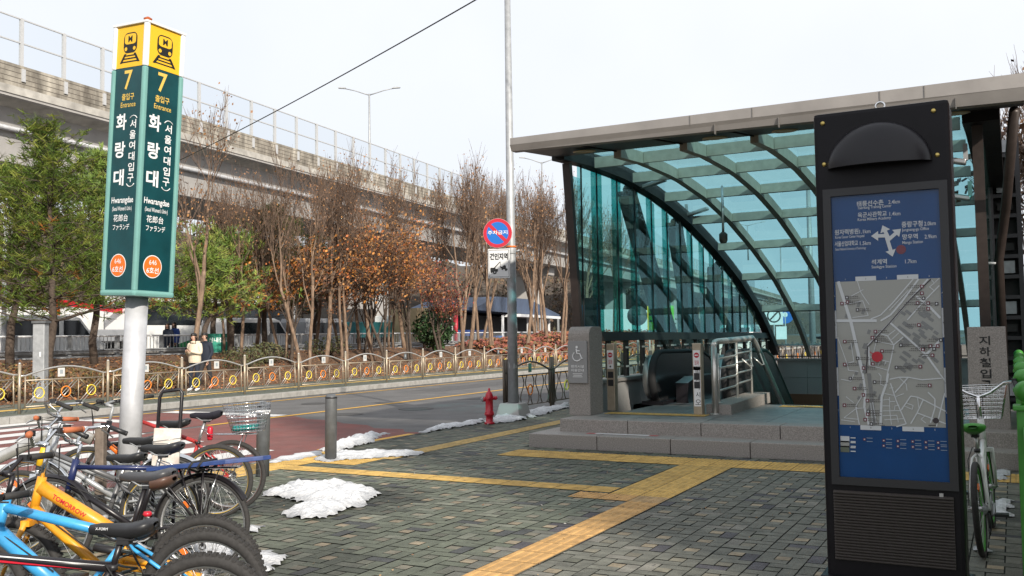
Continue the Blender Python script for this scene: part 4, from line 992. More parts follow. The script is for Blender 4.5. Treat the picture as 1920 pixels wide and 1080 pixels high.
pg([(-.16, -.15), (-.02, -.15), (-.02, -.10), (-.06, -.10), (-.07, -.075), (-.16, -.075), (-.165, -.11)][::1]); pg([(-.10, -.08), (.02, .035), (.03, .028), (-.07, -.08)]); pg([(.024, .03), (.03, .03), (.03, -.06), (.024, -.06)])
pg([(.02, -.05), (.16, -.10), (.16, -.13), (.03, -.085)]); pg([(.06, -.06), (.10, -.03), (.13, -.045), (.13, -.09)])
for u_, v_, r_ in ((-.08, -.16, .036), (.065, -.105, .018), (.13, -.125, .018), (-.14, -.15, .02)): q.disc(sn*.004+sx_*u_+Z_*v_, sx_, Z_, r_, m_ink, 14)
q.disc(sn*.006+sx_*-.08+Z_*-.16, sx_, Z_, .014, m_signgrey, 10); q.build('lettering', plate)

# ------------------------------------------------------------------ guard fences
def fence_panel(Lp, far=True):
    """one panel along +y starting at 0"""
    m_ = m_bronze if far else m_darkbronze
    a, c = .13, Lp-.13
    q = B()
    q.tube([(0, 0, .80), (0, a, .80)]+[(0, a+(c-a)*t, .80+.18*math.sin(math.pi*t)) for t in np.linspace(.12, .88, 9)]+[(0, c, .80), (0, Lp, .80)], .020, m_steel if far else m_, 7)
    for y in (a, c): q.tube([(0, y, .1), (0, y, .80)], .017, m_, 6)
    for z in (.14, .70 if far else .72): q.tube([(0, a, z), (0, c, z)], .015, m_, 6)
    if far:
        for k in range(1, 3): y = a+(c-a)*k/3; q.tube([(0, y, .14), (0, y, .70)], .011, m_, 5)
        for k in range(3):
            y0 = a+(c-a)*k/3; w_ = (c-a)/3
            for s_ in (-.045, .045): q.tube([(0, y0+.05+s_, .16), (0, y0+w_-.05+s_, .68)], .008, m_steel, 4)
            q.tube([(0, y0+w_-.04, .16), (0, y0+w_*.5+.09, .36)], .007, m_, 4); q.tube([(0, y0+w_*.5-.09, .50), (0, y0+.04, .68)], .007, m_, 4)
    else:
        for k in range(8):
            y0 = a+(c-a)*(k+.5)/8; sg_ = 1 if k % 2 else -1
            q.tube([(0, y0+sg_*.075*math.sin(2*math.pi*t), .14+.58*t) for t in np.linspace(0, 1, 9)], .011, m_, 5)
    return q
m_darkbronze = mat('dark bronze steel', (.13, .11, .09), .4, .85)
m_ringy = mat('yellow ring paint', (.72, .55, .06), .4); m_ringo = mat('orange ring paint', (.76, .22, .02), .4)
ff = thing('guard_fence', 'steel guard fence with arched top rails and coloured rings along the far pavement', 'guard fence', (-18.62, 0, 0))
LP_ = 2.2; Y0 = 12.63
pp = fence_panel(LP_).build('panel', ff); pp.location = (0, Y0-3*LP_, 0)
ry = B(); ry.ring((.01, .13+(LP_-.26)/6, .42), .115, .014, m_ringy, 'x', 18, 6); ryo = ry.build('ring', pp); ryo.location = (0, 0, 0)
ro = B(); ro.ring((.01, LP_/2, .42), .115, .014, m_ringo, 'x', 18, 6); roo = ro.build('ring', pp)
ry2 = B(); ry2.ring((.01, LP_-.13-(LP_-.26)/6, .42), .115, .014, m_ringy, 'x', 18, 6); ry2.build('ring', pp)
jr = random.Random(4)
for k in range(-2, 28): cpart(pp, (jr.gauss(0, .012), Y0+k*LP_, jr.gauss(0, .008)), ff, (jr.gauss(0, .006), jr.gauss(0, .02), 0))
q = B(); q.tube([(0, 0, 0), (0, 0, 1.05)], .032, m_bronze, 8); q.lathe([(.034, 0), (.03, .02), (.01, .03)], m_steel, (0, 0, 1.05), 8); po = q.build('post', ff); po.location = (0, Y0-3*LP_, 0)
for k in range(-2, 29): cpart(po, (0, Y0+k*LP_, 0), ff)
m_stick = mat('notice sticker', (.58, .58, .56), .6)
for k in range(0, 12):
    q = B(); q.box((.03, Y0+k*LP_+LP_*(.44+.1*((k*7) % 5)/5), .84), (.006, .17, .19), m_stick if k not in (6, 9) else m_bollard)
    q.box((.034, Y0+k*LP_+LP_*(.44+.1*((k*7) % 5)/5), .85), (.004, .07, .09), mat('notice print', (.30, .34, .36), .6)); q.build('notice', ff)
nf = thing('guard_fence', 'dark bronze guard fence with wavy bars beyond the lamp post on the near kerb', 'guard fence', (-8.45, 0, 0))
NL = 2.0; NY = 15.5
pn = fence_panel(NL, False).build('panel', nf); pn.location = (0, NY, 0)
q = B(); q.ring((.01, NL*.5, .43), .10, .014, m_ringo, 'x', 18, 6); q.build('ring', pn)
q = B(); q.box((.03, NL*.48, .86), (.008, .13, .17), mat('green notice', (.10, .17, .13), .5)); q.build('notice', pn)
pn2 = fence_panel(NL, False).build('panel', nf); pn2.location = (0, NY+NL, 0)
q = B(); q.ring((.01, NL*.35, .43), .10, .014, m_ringy, 'x', 18, 6); q.build('ring', pn2)
for k in range(2, 20): cpart(pn if k % 2 else pn2, (0, NY+NL*k, 0), nf)
q = B()
for s_ in (-.05, .05): q.tube([(0, s_, 0), (0, s_, 1.05)], .03, m_darkbronze, 8)
po = q.build('post', nf); po.location = (0, NY, 0)
for k in range(1, 21): cpart(po, (0, NY+NL*k, 0), nf)
# green railing on the right
gf = thing('green_railing', 'bright green metal railing with ball topped posts at the right edge', 'railing', (.05, 5.2, 0))
gs = 1.72
q = B(); q.box((0, 0, .52), (.105, .105, 1.04), m_green, bev=.008); q.box((0, 0, 1.05), (.14, .14, .03), m_green, bev=.008); q.lathe([(.03, 0), (.03, .02)]+[(.062*math.sin(a), .075-.062*math.cos(a)) for a in np.linspace(.5, math.pi, 10)], m_green, (0, 0, 1.065), 16)
po = q.build('post', gf); po.location = (0, .86, 0)
for k in range(1, 6): cpart(po, (0, .86+gs*k, 0), gf)
for k in range(-1, 5):
    q = B(); y = .86+gs*k
    for z in (.16, .92): q.box((0, y+gs/2, z), (.045, gs-.11, .05), m_green)
    for j in range(9): q.box((0, y+.17+j*.172, .54), (.022, .085, .74), m_green)
    q.build('panel', gf)

# ------------------------------------------------------------------ bicycles
def wheel(name, root, cx, R_, tr, m_tw, knob, cz=None, rimm=None, axis=0):
    cz = cz or R_
    q = B(); r_rim = R_-tr*1.75
    prof = [(r_rim+.012, -.012), (r_rim-.010, -.010), (r_rim-.014, 0), (r_rim-.010, .010), (r_rim+.012, .012)]
    N = 40; v = []; f = []
    for i in range(N):
        a = 2*math.pi*i/N
        for r_, y in prof: v.append((cx+r_*math.cos(a), y, cz+r_*math.sin(a)))
    K = len(prof)
    for i in range(N):
        for j in range(K): f.append((i*K+j, i*K+(j+1) % K, ((i+1) % N)*K+(j+1) % K, ((i+1) % N)*K+j))
    q.add(v, f, rimm or m_alu, True)
    q.tube([(cx, -.05, cz), (cx, .05, cz)], .018, m_alu, 8); q.tube([(cx, -.065, cz), (cx, .065, cz)], .008, m_galv, 6)
    for i in range(28):
        a = 2*math.pi*i/28; a2 = a+(.5 if i % 4 < 2 else -.5); y = .028 if i % 2 else -.028
        q.tube([(cx+.016*math.cos(a2), y, cz+.016*math.sin(a2)), (cx+(r_rim-.008)*math.cos(a), 0, cz+(r_rim-.008)*math.sin(a))], .0016, m_alu, 3, cap=False)
    if name == 'rear_wheel':
        for i in range(6): q.lathe([(.045-.004*i, -.0012), (.045-.004*i, .0012)], m_galv, (0, 0, 0), 14) if False else q.ring((cx, -.028-.004*i, cz), .040-.0045*i, .0022, m_galv, 'y', 16, 4)
        q.tube([(cx+.01, -.05, cz-.03), (cx+.03, -.055, cz-.09), (cx+.02, -.05, cz-.15)], .010, m_blkplastic, 6); q.ring((cx+.02, -.05, cz-.15), .02, .006, m_blkplastic, 'y', 10, 4)
    q.box((cx+(R_*.55)*math.cos(.8), 0, cz+(R_*.55)*math.sin(.8)), (.05, .012, .025), m_orange, Matrix.Rotation(-.8, 3, 'Y'))
    w_ = q.build(name, root)
    t = B(); t.ring((cx, 0, cz), R_-tr, tr, m_tyre, 'y', 44, 9)
    if m_tw is not m_tyre: t.ring((cx, 0, cz), R_-tr*1.32, tr*.78, m_tw, 'y', 44, 8)
    if knob:
        nn = 66
        for i in range(nn):
            a = 2*math.pi*i/nn; o = 0 if i % 2 else .5
            rot = Matrix.Rotation(-a, 3, 'Y')
            for y, rr_ in ((-.6, .80), (.6, .80), (-.25 if i % 2 else .25, .985)):
                rad = R_-tr+tr*rr_+.001
                t.box((cx+rad*math.cos(a), y*tr, cz+rad*math.sin(a)), (.010, tr*.42, R_*.055), m_tyre, rot)
    t.build('tyre', w_)
    return w_
def fender(root, cx, R_, m, a0, a1, wd=.036, stay=None):
    q = B(); N = 22; v = []
    for i in range(N+1):
        a = a0+(a1-a0)*i/N; c, s_ = math.cos(a), math.sin(a)
        for y, dr in ((-wd, -.012), (-wd*.6, .004), (0, .009), (wd*.6, .004), (wd, -.012)): v.append((cx+(R_+.012+dr)*c, y, R_+(R_+.012+dr)*s_))
    f = [(i*5+j, i*5+j+1, (i+1)*5+j+1, (i+1)*5+j) for i in range(N) for j in range(4)]
    q.add(v, f, m, True)
    for a in (a0+.35*(a1-a0), a0+.06*(a1-a0)):
        for y in (-wd, wd): q.tube([(cx, y*1.6, R_), (cx+(R_+.008)*math.cos(a), y, R_+(R_+.008)*math.sin(a))], .0035, m_galv, 4)
    return q.build('mudguard', root)
def saddle(root, x, z, m, wide=1.0, txt=None, rail=m_galv, tail=None):
    q = B(); st_ = [(.15, .010, .010, .0), (.145, .018, .018, .003), (.10, .022, .024, .006), (.04, .030, .028, .002), (-.02, .052, .030, .0), (-.07, .078, .032, .010), (-.105, .080, .030, .020), (-.125, .058, .022, .022), (-.13, .03, .010, .02)]
    v = []; n = 12
    for u, w_, h_, dz in st_:
        for j in range(n):
            a = 2*math.pi*j/n; zz_ = h_*math.sin(a); v.append((x+u, w_*wide*math.cos(a), z+dz+(zz_*.75 if zz_ > 0 else zz_*1.5)))
    f = [(i*n+j, i*n+(j+1) % n, (i+1)*n+(j+1) % n, (i+1)*n+j) for i in range(len(st_)-1) for j in range(n)]+[tuple(range(n)), tuple(range((len(st_)-1)*n, len(st_)*n))[::-1]]
    q.add(v, f, m, True)
    if tail: 
        v = [(a, c_, d-.018) for a, c_, d in v[4*n:]]; st2 = len(st_)-4
        q.add([(a-.004, c_*1.02, d-.012) for a, c_, d in v], [(i*n+j, i*n+(j+1) % n, (i+1)*n+(j+1) % n, (i+1)*n+j) for i in range(st2-1) for j in range(n)], tail, True)
    for s_ in (-1, 1): q.tube([(x+.10, s_*.012, z-.012), (x+.04, s_*.022, z-.045), (x-.04, s_*.022, z-.045), (x-.09, s_*.03, z-.01)], .0045, rail, 5)
    q.box((x, 0, z-.048), (.05, .05, .03), m_blkplastic)
    o = q.build('saddle', root)
    if txt:
        t = B(); t.text(txt, (x+.085, .0315, z+.004), (-1, .22, 0), (0, -.3, 1), m_signwhite, h=.011); t.build('lettering', o)
    return o
def bike(label, loc, heading, lean=0.0, Rw=.30, tr=.022, fm=None, m_tw=None, knob=False, saddle_z=.76, saddle_m=None, sat=(.22,), hz=.80, ttz=None, bar='flat', fend=None, forkm=None, rack=False, wb=1.0, tt_r=.018, dt_r=.02, step=False, susp=False, grip_m=None, saddle_on=True, wide=1.0, stxt=None, rimm=None, tail=None, barm=None, post_m=None, stem_h=.10, sd=.25, bbx=None, hx=None, fm2=None):
    wb = max(wb, (hx or 0)+.17); fm = fm or m_blkmetal; m_tw = m_tw or m_tyre; forkm = forkm or fm2 or fm
    t = thing('bicycle', label, 'bicycle', loc, (lean, 0, heading), 'parked bicycles')
    hsh = random.Random(label)
    A_ = Vector((0, 0, Rw)); Sz_ = (ttz or saddle_z-.16); Sx = Vector((sd+.015+(saddle_z-.05-Sz_)*.30, 0, Sz_)); BBk = Vector((bbx or Sx.x+(Sz_-Rw+.03)*.30, 0, Rw-.03)); H1 = Vector((hx or .84*wb, 0, hz)); H2 = Vector((H1.x+.035, 0, hz-.13)); F_ = Vector((1.0*wb, 0, Rw))
    wheel('rear_wheel', t, 0, Rw, tr, m_tw, knob, rimm=rimm); wheel('front_wheel', t, 1.0*wb, Rw, tr, m_tw, knob, rimm=rimm)
    q = B()
    q.tube([H1+Vector((-.004, 0, .03)), H2+Vector((.004, 0, -.03))], .024, fm, 10)
    if step: q.tube([Sx*.45+BBk*.55, (Sx+H2)/2-Vector((0, 0, .1)), H2], tt_r, fm, 10)
    else: q.tube([Sx, H1-Vector((0, 0, .02))], tt_r, fm, 10)
    fm_top = fm; fm = fm2 or fm; q.tube([BBk, H2], [dt_r*1.0, dt_r*1.1], fm, 10); q.tube([BBk, Sx], .017, fm, 9)
    if susp:
        q.tube([A_+Vector((0, .055, 0)), BBk+Vector((.02, .05, .09))], .017, fm, 8); q.tube([A_+Vector((0, -.055, 0)), BBk+Vector((.02, -.05, .09))], .017, fm, 8)
        q.tube([A_+Vector((.05, .055, .02)), Sx*.6+BBk*.4+Vector((-.02, .04, 0))], .014, fm, 8); q.tube([A_+Vector((.05, -.055, .02)), Sx*.6+BBk*.4+Vector((-.02, -.04, 0))], .014, fm, 8)
        q.tube([Sx*.7+BBk*.3, Sx*.3+H2*.3+BBk*.4], .022, m_blkplastic, 8)
    else:
        for s_ in (-1, 1):
            q.tube([A_+Vector((0, s_*.06, 0)), BBk+Vector((-.06, s_*.035, 0)), BBk], .010, fm, 7); q.tube([A_+Vector((0, s_*.06, 0)), Sx+Vector((-.04, s_*.035, -.05)), Sx-Vector((0, 0, .02))], .009, fm, 7)
    fr_ = q.build('frame', t)
    q = B(); q.tube([H2+Vector((.004, 0, -.02)), H2+Vector((.012, 0, -.06))], .02, forkm, 8); q.box(H2+Vector((.012, 0, -.07)), (.045, .12, .03), forkm)
    for s_ in (-1, 1): q.tube([H2+Vector((.012, s_*.05, -.06)), F_*.5+H2*.5+Vector((.01, s_*.052, -.02)), F_+Vector((0, s_*.05, 0))], [.016, .014, .009], forkm, 8)
    q.build('fork', t)
    q = B(); top = H1+Vector((-.03, 0, .03+stem_h)); bm_ = barm or m_chrome
    q.tube([H1+Vector((-.004, 0, .02)), top], .013, bm_, 8)
    if bar == 'flat': bp = [(0, 0, 0), (-.02, .12, .02), (-.06, .29, .03)]; st0 = top+Vector((.07, 0, .02))
    elif bar == 'riser': bp = [(0, 0, 0), (0, .06, .0), (-.02, .13, .06), (-.09, .28, .06)]; st0 = top+Vector((.05, 0, .01))
    else: bp = [(0, 0, 0), (.03, .08, .03), (.02, .18, .10), (-.08, .25, .11), (-.20, .27, .06)]; st0 = top+Vector((.03, 0, .0))
    q.tube([top, st0], .015, bm_, 8)
    pts = [st0+Vector((a, -c, d)) for a, c, d in bp[::-1]]+[st0+Vector(p) for p in bp[1:]]
    q.tube(pts, .011, bm_, 8); hb = q.build('handlebar', t)
    for pA, pB in ((pts[0], pts[1]), (pts[-1], pts[-2])):
        d = (pB-pA).normalized(); g = B(); g.tube([pA-d*.004, pA+d*.115], .0165, grip_m or m_black, 9); g.tube([pA-d*.012, pA-d*.002], .017, grip_m or m_black, 9); g.build('grip', hb)
        g = B(); g.tube([pA+d*.15, pA+d*.12+Vector((.05, 0, -.02)), pA+d*.02+Vector((.065, 0, -.035))], [.008, .006, .005], m_alu if bar != 'flat' else m_blkplastic, 6); g.box(pA+d*.15, (.04, .03, .03), m_blkplastic); g.build('brake_lever', hb)
    q = B(); q.tube([st0+Vector((0, .05, 0)), st0+Vector((.10, .03, -.02)), H2+Vector((.06, .02, .02)), H2+Vector((-.05, .03, -.02)), BBk+Vector((.1, .03, .15))], .0035, m_black, 5); q.tube([st0+Vector((0, -.05, 0)), st0+Vector((.12, -.02, .0)), H2+Vector((.08, 0, -.06))], .0035, m_black, 5); 
    q.tube([Sx+Vector((.02, .03, .02)), Sx+Vector((-.05, .06, -.06)), Sx+Vector((-.10, .055, -.16)), A_+Vector((.08, .06, .10)), A_+Vector((.0, .06, .02))], .0035, m_black, 5)
    if hsh.random() < .6:
        lk = B(); lk.tube([Sx+Vector((.05*math.cos(a), .045*math.sin(a)+.01, -.03-.012*a)) for a in np.linspace(0, 12, 40)], .006, mat('lock cable sleeve', (.05, .06, .055), .4), 5); lk.build('lock_cable', t)
    q.build('cable', t)
    sp = Vector((sd+.015, 0, saddle_z-.05)); d = (sp-Sx).normalized()
    q = B(); q.tube([Sx-d*.05, sp], .0135, post_m or m_alu, 9); q.lathe([(.021, -.012), (.021, .012)], m_blkplastic, Sx, 10); q.build('seat_post', t)
    if saddle_on: saddle(t, sp.x-.015, saddle_z, saddle_m or m_blkplastic, wide, stxt, tail=tail, rail=m_blkplastic if stxt else m_galv)
    q = B(); q.ring(BBk+Vector((0, -.05, 0)), .085, .006, m_galv, 'y', 20, 5); q.tube([BBk+Vector((0, -.06, 0)), BBk+Vector((0, .06, 0))], .018, m_galv, 8)
    for s_, a in ((-1, R(200)), (1, R(20))):
        e = BBk+Vector((.15*math.cos(a), s_*.065, .15*math.sin(a))); q.tube([BBk+Vector((0, s_*.065, 0)), e], .009, m_galv, 6); q.box(e+Vector((0, s_*.05, 0)), (.075, .085, .02), m_blkplastic)
    q.tube([BBk+Vector((0, -.05, .085)), A_+Vector((0, -.05, .035))], .004, m_black, 4); q.tube([BBk+Vector((0, -.05, -.085)), A_+Vector((0, -.05, -.035))], .004, m_black, 4); q.build('crank', t)
    if fend: fender(t, 0, Rw, fend, R(-15), R(150)); fender(t, 1.0*wb, Rw, fend, R(10), R(150))
    if rack:
        q = B(); zr = Rw*2+.05
        for s_ in (-.06, 0, .06): q.tube([(-.22, s_, zr), (.18, s_, zr)], .0045, m_chrome, 5)
        for x_ in (-.22, -.08, .08, .18): q.tube([(x_, -.06, zr), (x_, .06, zr)], .0045, m_chrome, 5)
        for s_ in (-.06, .06): q.tube([(-.12, s_, zr), (0, s_, Rw)], .004, m_chrome, 5); q.tube([(.18, s_, zr), (sd+.03, s_*.4, zr+.05)], .004, m_chrome, 5)
        q.build('carrier', t)
    t['H'] = (H1.x, H1.y, H1.z); t['Sp'] = (sp.x, sp.z)
    return t, dict(A=A_, BB=BBk, S=Sx, H1=H1, H2=H2, F=F_, sp=sp, st0=st0, frame=fr_)
HEAD = math.atan2(-RIGHT.y, -RIGHT.x)
def gp(px, dep): 
    q = AT(px, 640, dep); return Vector((q.x, q.y, 0))
def basket(root, o, w0, w1, d0, d1, h_, m, n=9):
    q = B()
    def ringz(z, a, c): q.tube([o+Vector((-a/2, -c/2, z)), o+Vector((a/2, -c/2, z)), o+Vector((a/2, c/2, z)), o+Vector((-a/2, c/2, z))], .0035, m, 4, closed=True)
    K = 8
    for k in range(K+1):
        t = k/K; ringz(h_*t, w0+(w1-w0)*t, d0+(d1-d0)*t)
    for k in range(n):
        t = k/(n-1)-.5
        for s_ in (-.5, .5):
            q.tube([o+Vector((t*w0, s_*d0, 0)), o+Vector((t*w1, s_*d1, h_))], .0022, m, 3); q.tube([o+Vector((s_*w0, t*d0, 0)), o+Vector((s_*w1, t*d1, h_))], .0022, m, 3)
        q.tube([o+Vector((t*w0, -.5*d0, 0)), o+Vector((t*w0, .5*d0, 0))], .0022, m, 3)
    return q.build('basket', root)
m_redframe = mat('red bicycle paint', (.45, .03, .03), .4, coat=.2, var=.2, scale=9, dirt=(.33, .035, .03), detail=9); m_yelframe = mat('orange yellow bicycle paint', (.78, .34, .012), .38, coat=.25, var=.14, scale=9, dirt=(.62, .27, .02), detail=9)
m_blueframe = mat('sky blue bicycle paint', (.045, .35, .68), .36, coat=.3, var=.14, scale=9, dirt=(.05, .27, .52), detail=9); m_navyframe = mat('navy bicycle paint', (.012, .02, .085), .4, coat=.2)
m_whiteframe = mat('white bicycle paint', (.70, .70, .68), .35, coat=.4); m_brownplastic = mat('brown plastic', (.10, .055, .04), .4); m_graysaddle = mat('grey saddle vinyl', (.055, .055, .06), .38)
m_orangegrip = mat('orange brown grip', (.40, .12, .05), .7)
# far bicycle: red, wire basket on its carrier
t, J = bike('red bicycle with a wire basket on its rear carrier, in front of the dark bollard', gp(432, 8.25), HEAD, R(3), .31, .022, m_redframe, m_browntyre, False, .84, mat('dark blue cloth saddle', (.012, .012, .02), .9), hz=.83, ttz=.60, sd=.22, bar='flat', rack=True, wb=1.0, barm=m_galv)
b_ = basket(t, Vector((-.20, 0, .68)), .22, .34, .24, .32, .25, m_chrome, 10); b_.rotation_euler = (0, R(4), 0)
q = B(); q.box((-.18, 0, .715), (.2, .2, .05), mat('teal plastic bag', (.02, .28, .26), .4), bev=.02); q.build('bag_lining', b_)
q = B(); q.lathe([(.02, 0), (.026, .02), (.026, .10), (.02, .12)], m_red, (J['sp'].x-.045, 0, J['sp'].z-.17), 10); q.build('rear_reflector', t)
# dark mountain bike with an orange fork, behind the sign pole
t, J = bike('black mountain bike with orange fork lugs, its handlebar showing left of the sign pole', gp(405, 7.95), HEAD+R(2), R(3), .31, .023, m_blkmetal, m_wallyellow, False, .80, m_blkplastic, hz=.80, ttz=.58, sd=.36, bar='flat', wb=1.08, barm=m_galv, forkm=m_alu, stem_h=.12)
q = B(); a = J['H2']; q.tube([a*.86+J['BB']*.14, a*.72+J['BB']*.28], .024, m_orange, 10); q.build('orange_band', t)
# old navy bicycle with a blue board tied on its carrier
t, J = bike('old navy bicycle with black mudguards carrying a long blue board', gp(379, 6.1), HEAD-R(3), R(4), .31, .018, m_navyframe, m_tyre, False, .80, m_blkplastic, hz=.70, fm2=m_blkmetal, ttz=.67, sd=.28, bar='city', fend=m_blkmetal, rack=True, wb=1.03, grip_m=m_blkplastic, tt_r=.016)
q = B()
for s_ in (-1, 1): q.tube([J['A']+Vector((0, s_*.07, 0)), (-.08*s_*0-.02, s_*.07, .67)], .007, m_blkmetal, 6); q.tube([J['A']+Vector((0, s_*.07, 0)), (.14, s_*.07, .67)], .007, m_blkmetal, 6)
q.build('carrier_stay', t)
pl_ = thing('blue_board', 'chipped blue painted board tied across the carrier of the old navy bicycle', 'board', gp(379, 6.1)+Vector((0, 0, .70)), (R(4), R(5), HEAD-R(3)))
q = B(); v = [(.33, -.09), (.33, .09), (.05, .125), (-.2, .125), (-.42, .05), (-.46, .01), (-.42, -.05), (-.2, -.125), (.05, -.125)]
q.prism(v, -.013, .013, lambda u, v_, z: (u, v_, z), mat('chipped blue paint', (.012, .035, .15), .5, var=.3, scale=8, dirt=(.03, .06, .18))); q.build('board', pl_, bev=.004)
q = B()
for x_ in (-.05, .01): q.tube([(x_, -.13, -.02), (x_, -.128, .018), (x_, .128, .018), (x_+.03, .13, -.02), (x_+.02, 0, -.05)], .008, m_black, 6, closed=True)
q.build('strap', pl_)
t, J = bike('silver city bicycle with chrome mudguards squeezed in behind the old navy one', gp(318, 7.2), HEAD+R(4), R(5), .31, .018, mat('silver bicycle paint', (.42, .43, .44), .4, .4, var=.12, scale=8), m_tyre, False, .74, m_blkplastic, hz=.76, sd=.22, bar='city', fend=m_chrome, wb=1.03, step=True, stem_h=.14)
t, J = bike('grey mountain bike with a yellow head badge beside the bike rack', gp(300, 6.6), HEAD-R(2), R(6), .30, .022, mat('grey bicycle paint', (.12, .12, .125), .4, .2, var=.15, scale=8), m_wallyellow, False, .68, m_blkplastic, hz=.76, ttz=.52, sd=.26, bar='riser', fend=None, wb=1.02, forkm=m_chrome, grip_m=m_orangegrip)
q = B(); q.tube([J['H1']+Vector((.0, .0, .015)), J['H2']], .027, m_signyel, 10); q.build('head_badge', t)
# yellow full suspension bicycle
t, J = bike('orange yellow full suspension bicycle lettered TOMORROW with a grey saddle', gp(383, 4.85), HEAD, R(3), .30, .027, m_yelframe, m_tyre, True, .80, m_graysaddle, hz=.775, ttz=.475, sd=.30, bar='riser', wb=1.02, tt_r=.037, dt_r=.026, susp=True, grip_m=m_orangegrip, wide=1.15, tail=m_brownplastic, stem_h=.16, post_m=m_blkmetal)
d = (J['H1']-J['S']-Vector((0, 0, .02))); ud = Vector((d.z, 0, -d.x)).normalized()*-1
q = B(); mid = J['S']*.36+J['H1']*.64+Vector((0, .0378, -.008))
q.text('TOMORROW', mid, -d, -ud if ud.z < 0 else ud, m_red, w=.20, h=.024, bold=.02); q.build('lettering', J['frame'])
q = B(); s_ = J['sp']; q.lathe([(.018, -.012), (.024, 0), (.018, .014)], m_red, (s_.x-.02, 0.02, s_.z-.14), 10); q.build('rear_reflector', t)
# sky blue mountain bike
t, J = bike('sky blue mountain bike with thick frame tubes and knobby tyres', gp(383, 4.46), HEAD, R(2), .305, .030, m_blueframe, m_tyre, True, .60, m_blkplastic, hz=.74, ttz=.575, sd=.36, bbx=.60, hx=.95, bar='riser', wb=1.12, tt_r=.024, dt_r=.036, grip_m=m_black, barm=m_blkmetal, post_m=m_blkmetal, forkm=m_blkmetal)
# black and red mountain bike, nearest
t, J = bike('black mountain bike with red stripes and a black sport saddle, nearest of the row', gp(383, 3.95), HEAD, R(2), .305, .029, m_blkmetal, m_tyre, True, .715, m_blkplastic, hz=.63, ttz=.555, sd=.34, bbx=.56, hx=.97, bar='riser', wb=1.12, tt_r=.022, dt_r=.03, barm=m_blkmetal, post_m=m_blkmetal, stxt='X-FORM')
d = (J['H1']-Vector((0, 0, .02))-J['S']).normalized(); n_ = Vector((0, 1, 0)); u_ = n_.cross(d)*-1
u_ = u_ if u_.z > 0 else -u_
q = B(); o = J['S']+Vector((0, 0, 0))
for a, c, e, g, m in ((.02, .50, .010, .016, m_signwhite), (.12, .58, -.012, .0, m_red)):
    q.quad([o+d*a+n_*.0223+u_*e, o+d*c+n_*.0223+u_*e, o+d*c+n_*.0223+u_*g, o+d*a+n_*.0223+u_*(e+.001)], m)
q.build('stripe', J['frame'])
# city bicycle behind the information pillar
cb = P(1846, 990)
t, J = bike('white and green city bicycle with a wire front basket, behind the information pillar', Vector((cb.x+.02, cb.y-1.0, 0)), R(90)-R(2), R(-3), .31, .02, m_whiteframe, m_tyre, False, .82, m_green, hz=.80, bar='city', wb=1.03, step=True, grip_m=m_black, rimm=m_green, stem_h=.16)
basket(t, Vector((1.10, 0, .82)), .24, .32, .26, .36, .24, m_chrome, 9)

# ------------------------------------------------------------------ bike stand and luggage trolley
rk = thing('bike_rack', 'curved stainless bike rack rail with square posts behind the parked bicycles', 'bike rack', gp(80, 7.4), (0, 0, HEAD+math.pi))
q = B(); q.tube([(-.9, 0, .30), (-.55, 0, .50), (-.20, 0, .66), (0, 0, .76), (.12, 0, .80), (.26, 0, .79), (.40, 0, .73)], .045, m_steel, 10, sx=.6); q.build('rail', rk)
for x_, h_ in ((.06, .76), (-.62, .44)):
    q = B(); q.box((x_, 0, h_/2), (.09, .05, h_), m_steel, bev=.008); q.build('post', rk)
q = B(); q.box((.44, .06, .42), (.07, .07, .84), mat('rusted steel post', (.20, .16, .13), .7, .4, var=.3, scale=10), bev=.006); q.box((.44, .06, .845), (.08, .08, .015), m_galv); q.build('post', rk)
hp = thing('bike_rack', 'low rack of parallel silver hoops under the blue and yellow bicycles', 'bike rack', gp(40, 4.9), (0, 0, HEAD+math.pi))
for k in range(3):
    q = B(); y = -.25+.22*k; q.tube([(-.5, y, .14), (.28, y, .14), (.34, y, .12), (.36, y, .06), (.34, y, .0)], .018, m_chrome, 8); q.tube([(-.5, y+.07, .08), (.25, y+.07, .08), (.29, y+.07, .04), (.29, y+.07, 0)], .018, m_chrome, 8); q.build('hoop', hp)
tr_ = thing('luggage_trolley', 'old luggage trolley with a black handle and a white panel strapped on', 'trolley', gp(302, 6.85), (R(-4), R(3), HEAD+math.pi+R(10)))
q = B(); q.tube([(-.075, 0, .1), (-.078, 0, 1.08), (-.06, 0, 1.125), (.06, 0, 1.145), (.078, 0, 1.12), (.075, 0, .1)], .013, m_blkmetal, 8); q.build('handle', tr_)
q = B(); q.box((.0, -.03, .72), (.19, .03, .28), mat('scuffed white panel', (.66, .64, .60), .6, var=.12, scale=9, dirt=(.45, .38, .33)), bev=.006); pa = q.build('panel', tr_)
q = B(); r5 = random.Random(9)
for k in range(5): z_ = .67+.022*k; q.tube([(-.10, -.047, z_+r5.uniform(-.02, .02)), (.10, -.047, z_+.03+r5.uniform(-.02, .02))], .003, m_alu, 4)
q.build('cord', pa)
q = B(); q.box((0, -.08, .1), (.26, .22, .02), m_blkmetal)
for s_ in (-1, 1): q.ring((s_*.12, .03, .06), .045, .015, m_tyre, 'x', 14, 6); q.tube([(s_*.12-.01, .03, .06), (s_*.12+.01, .03, .06)], .03, m_blkplastic, 8)
q.build('wheel_base', tr_)

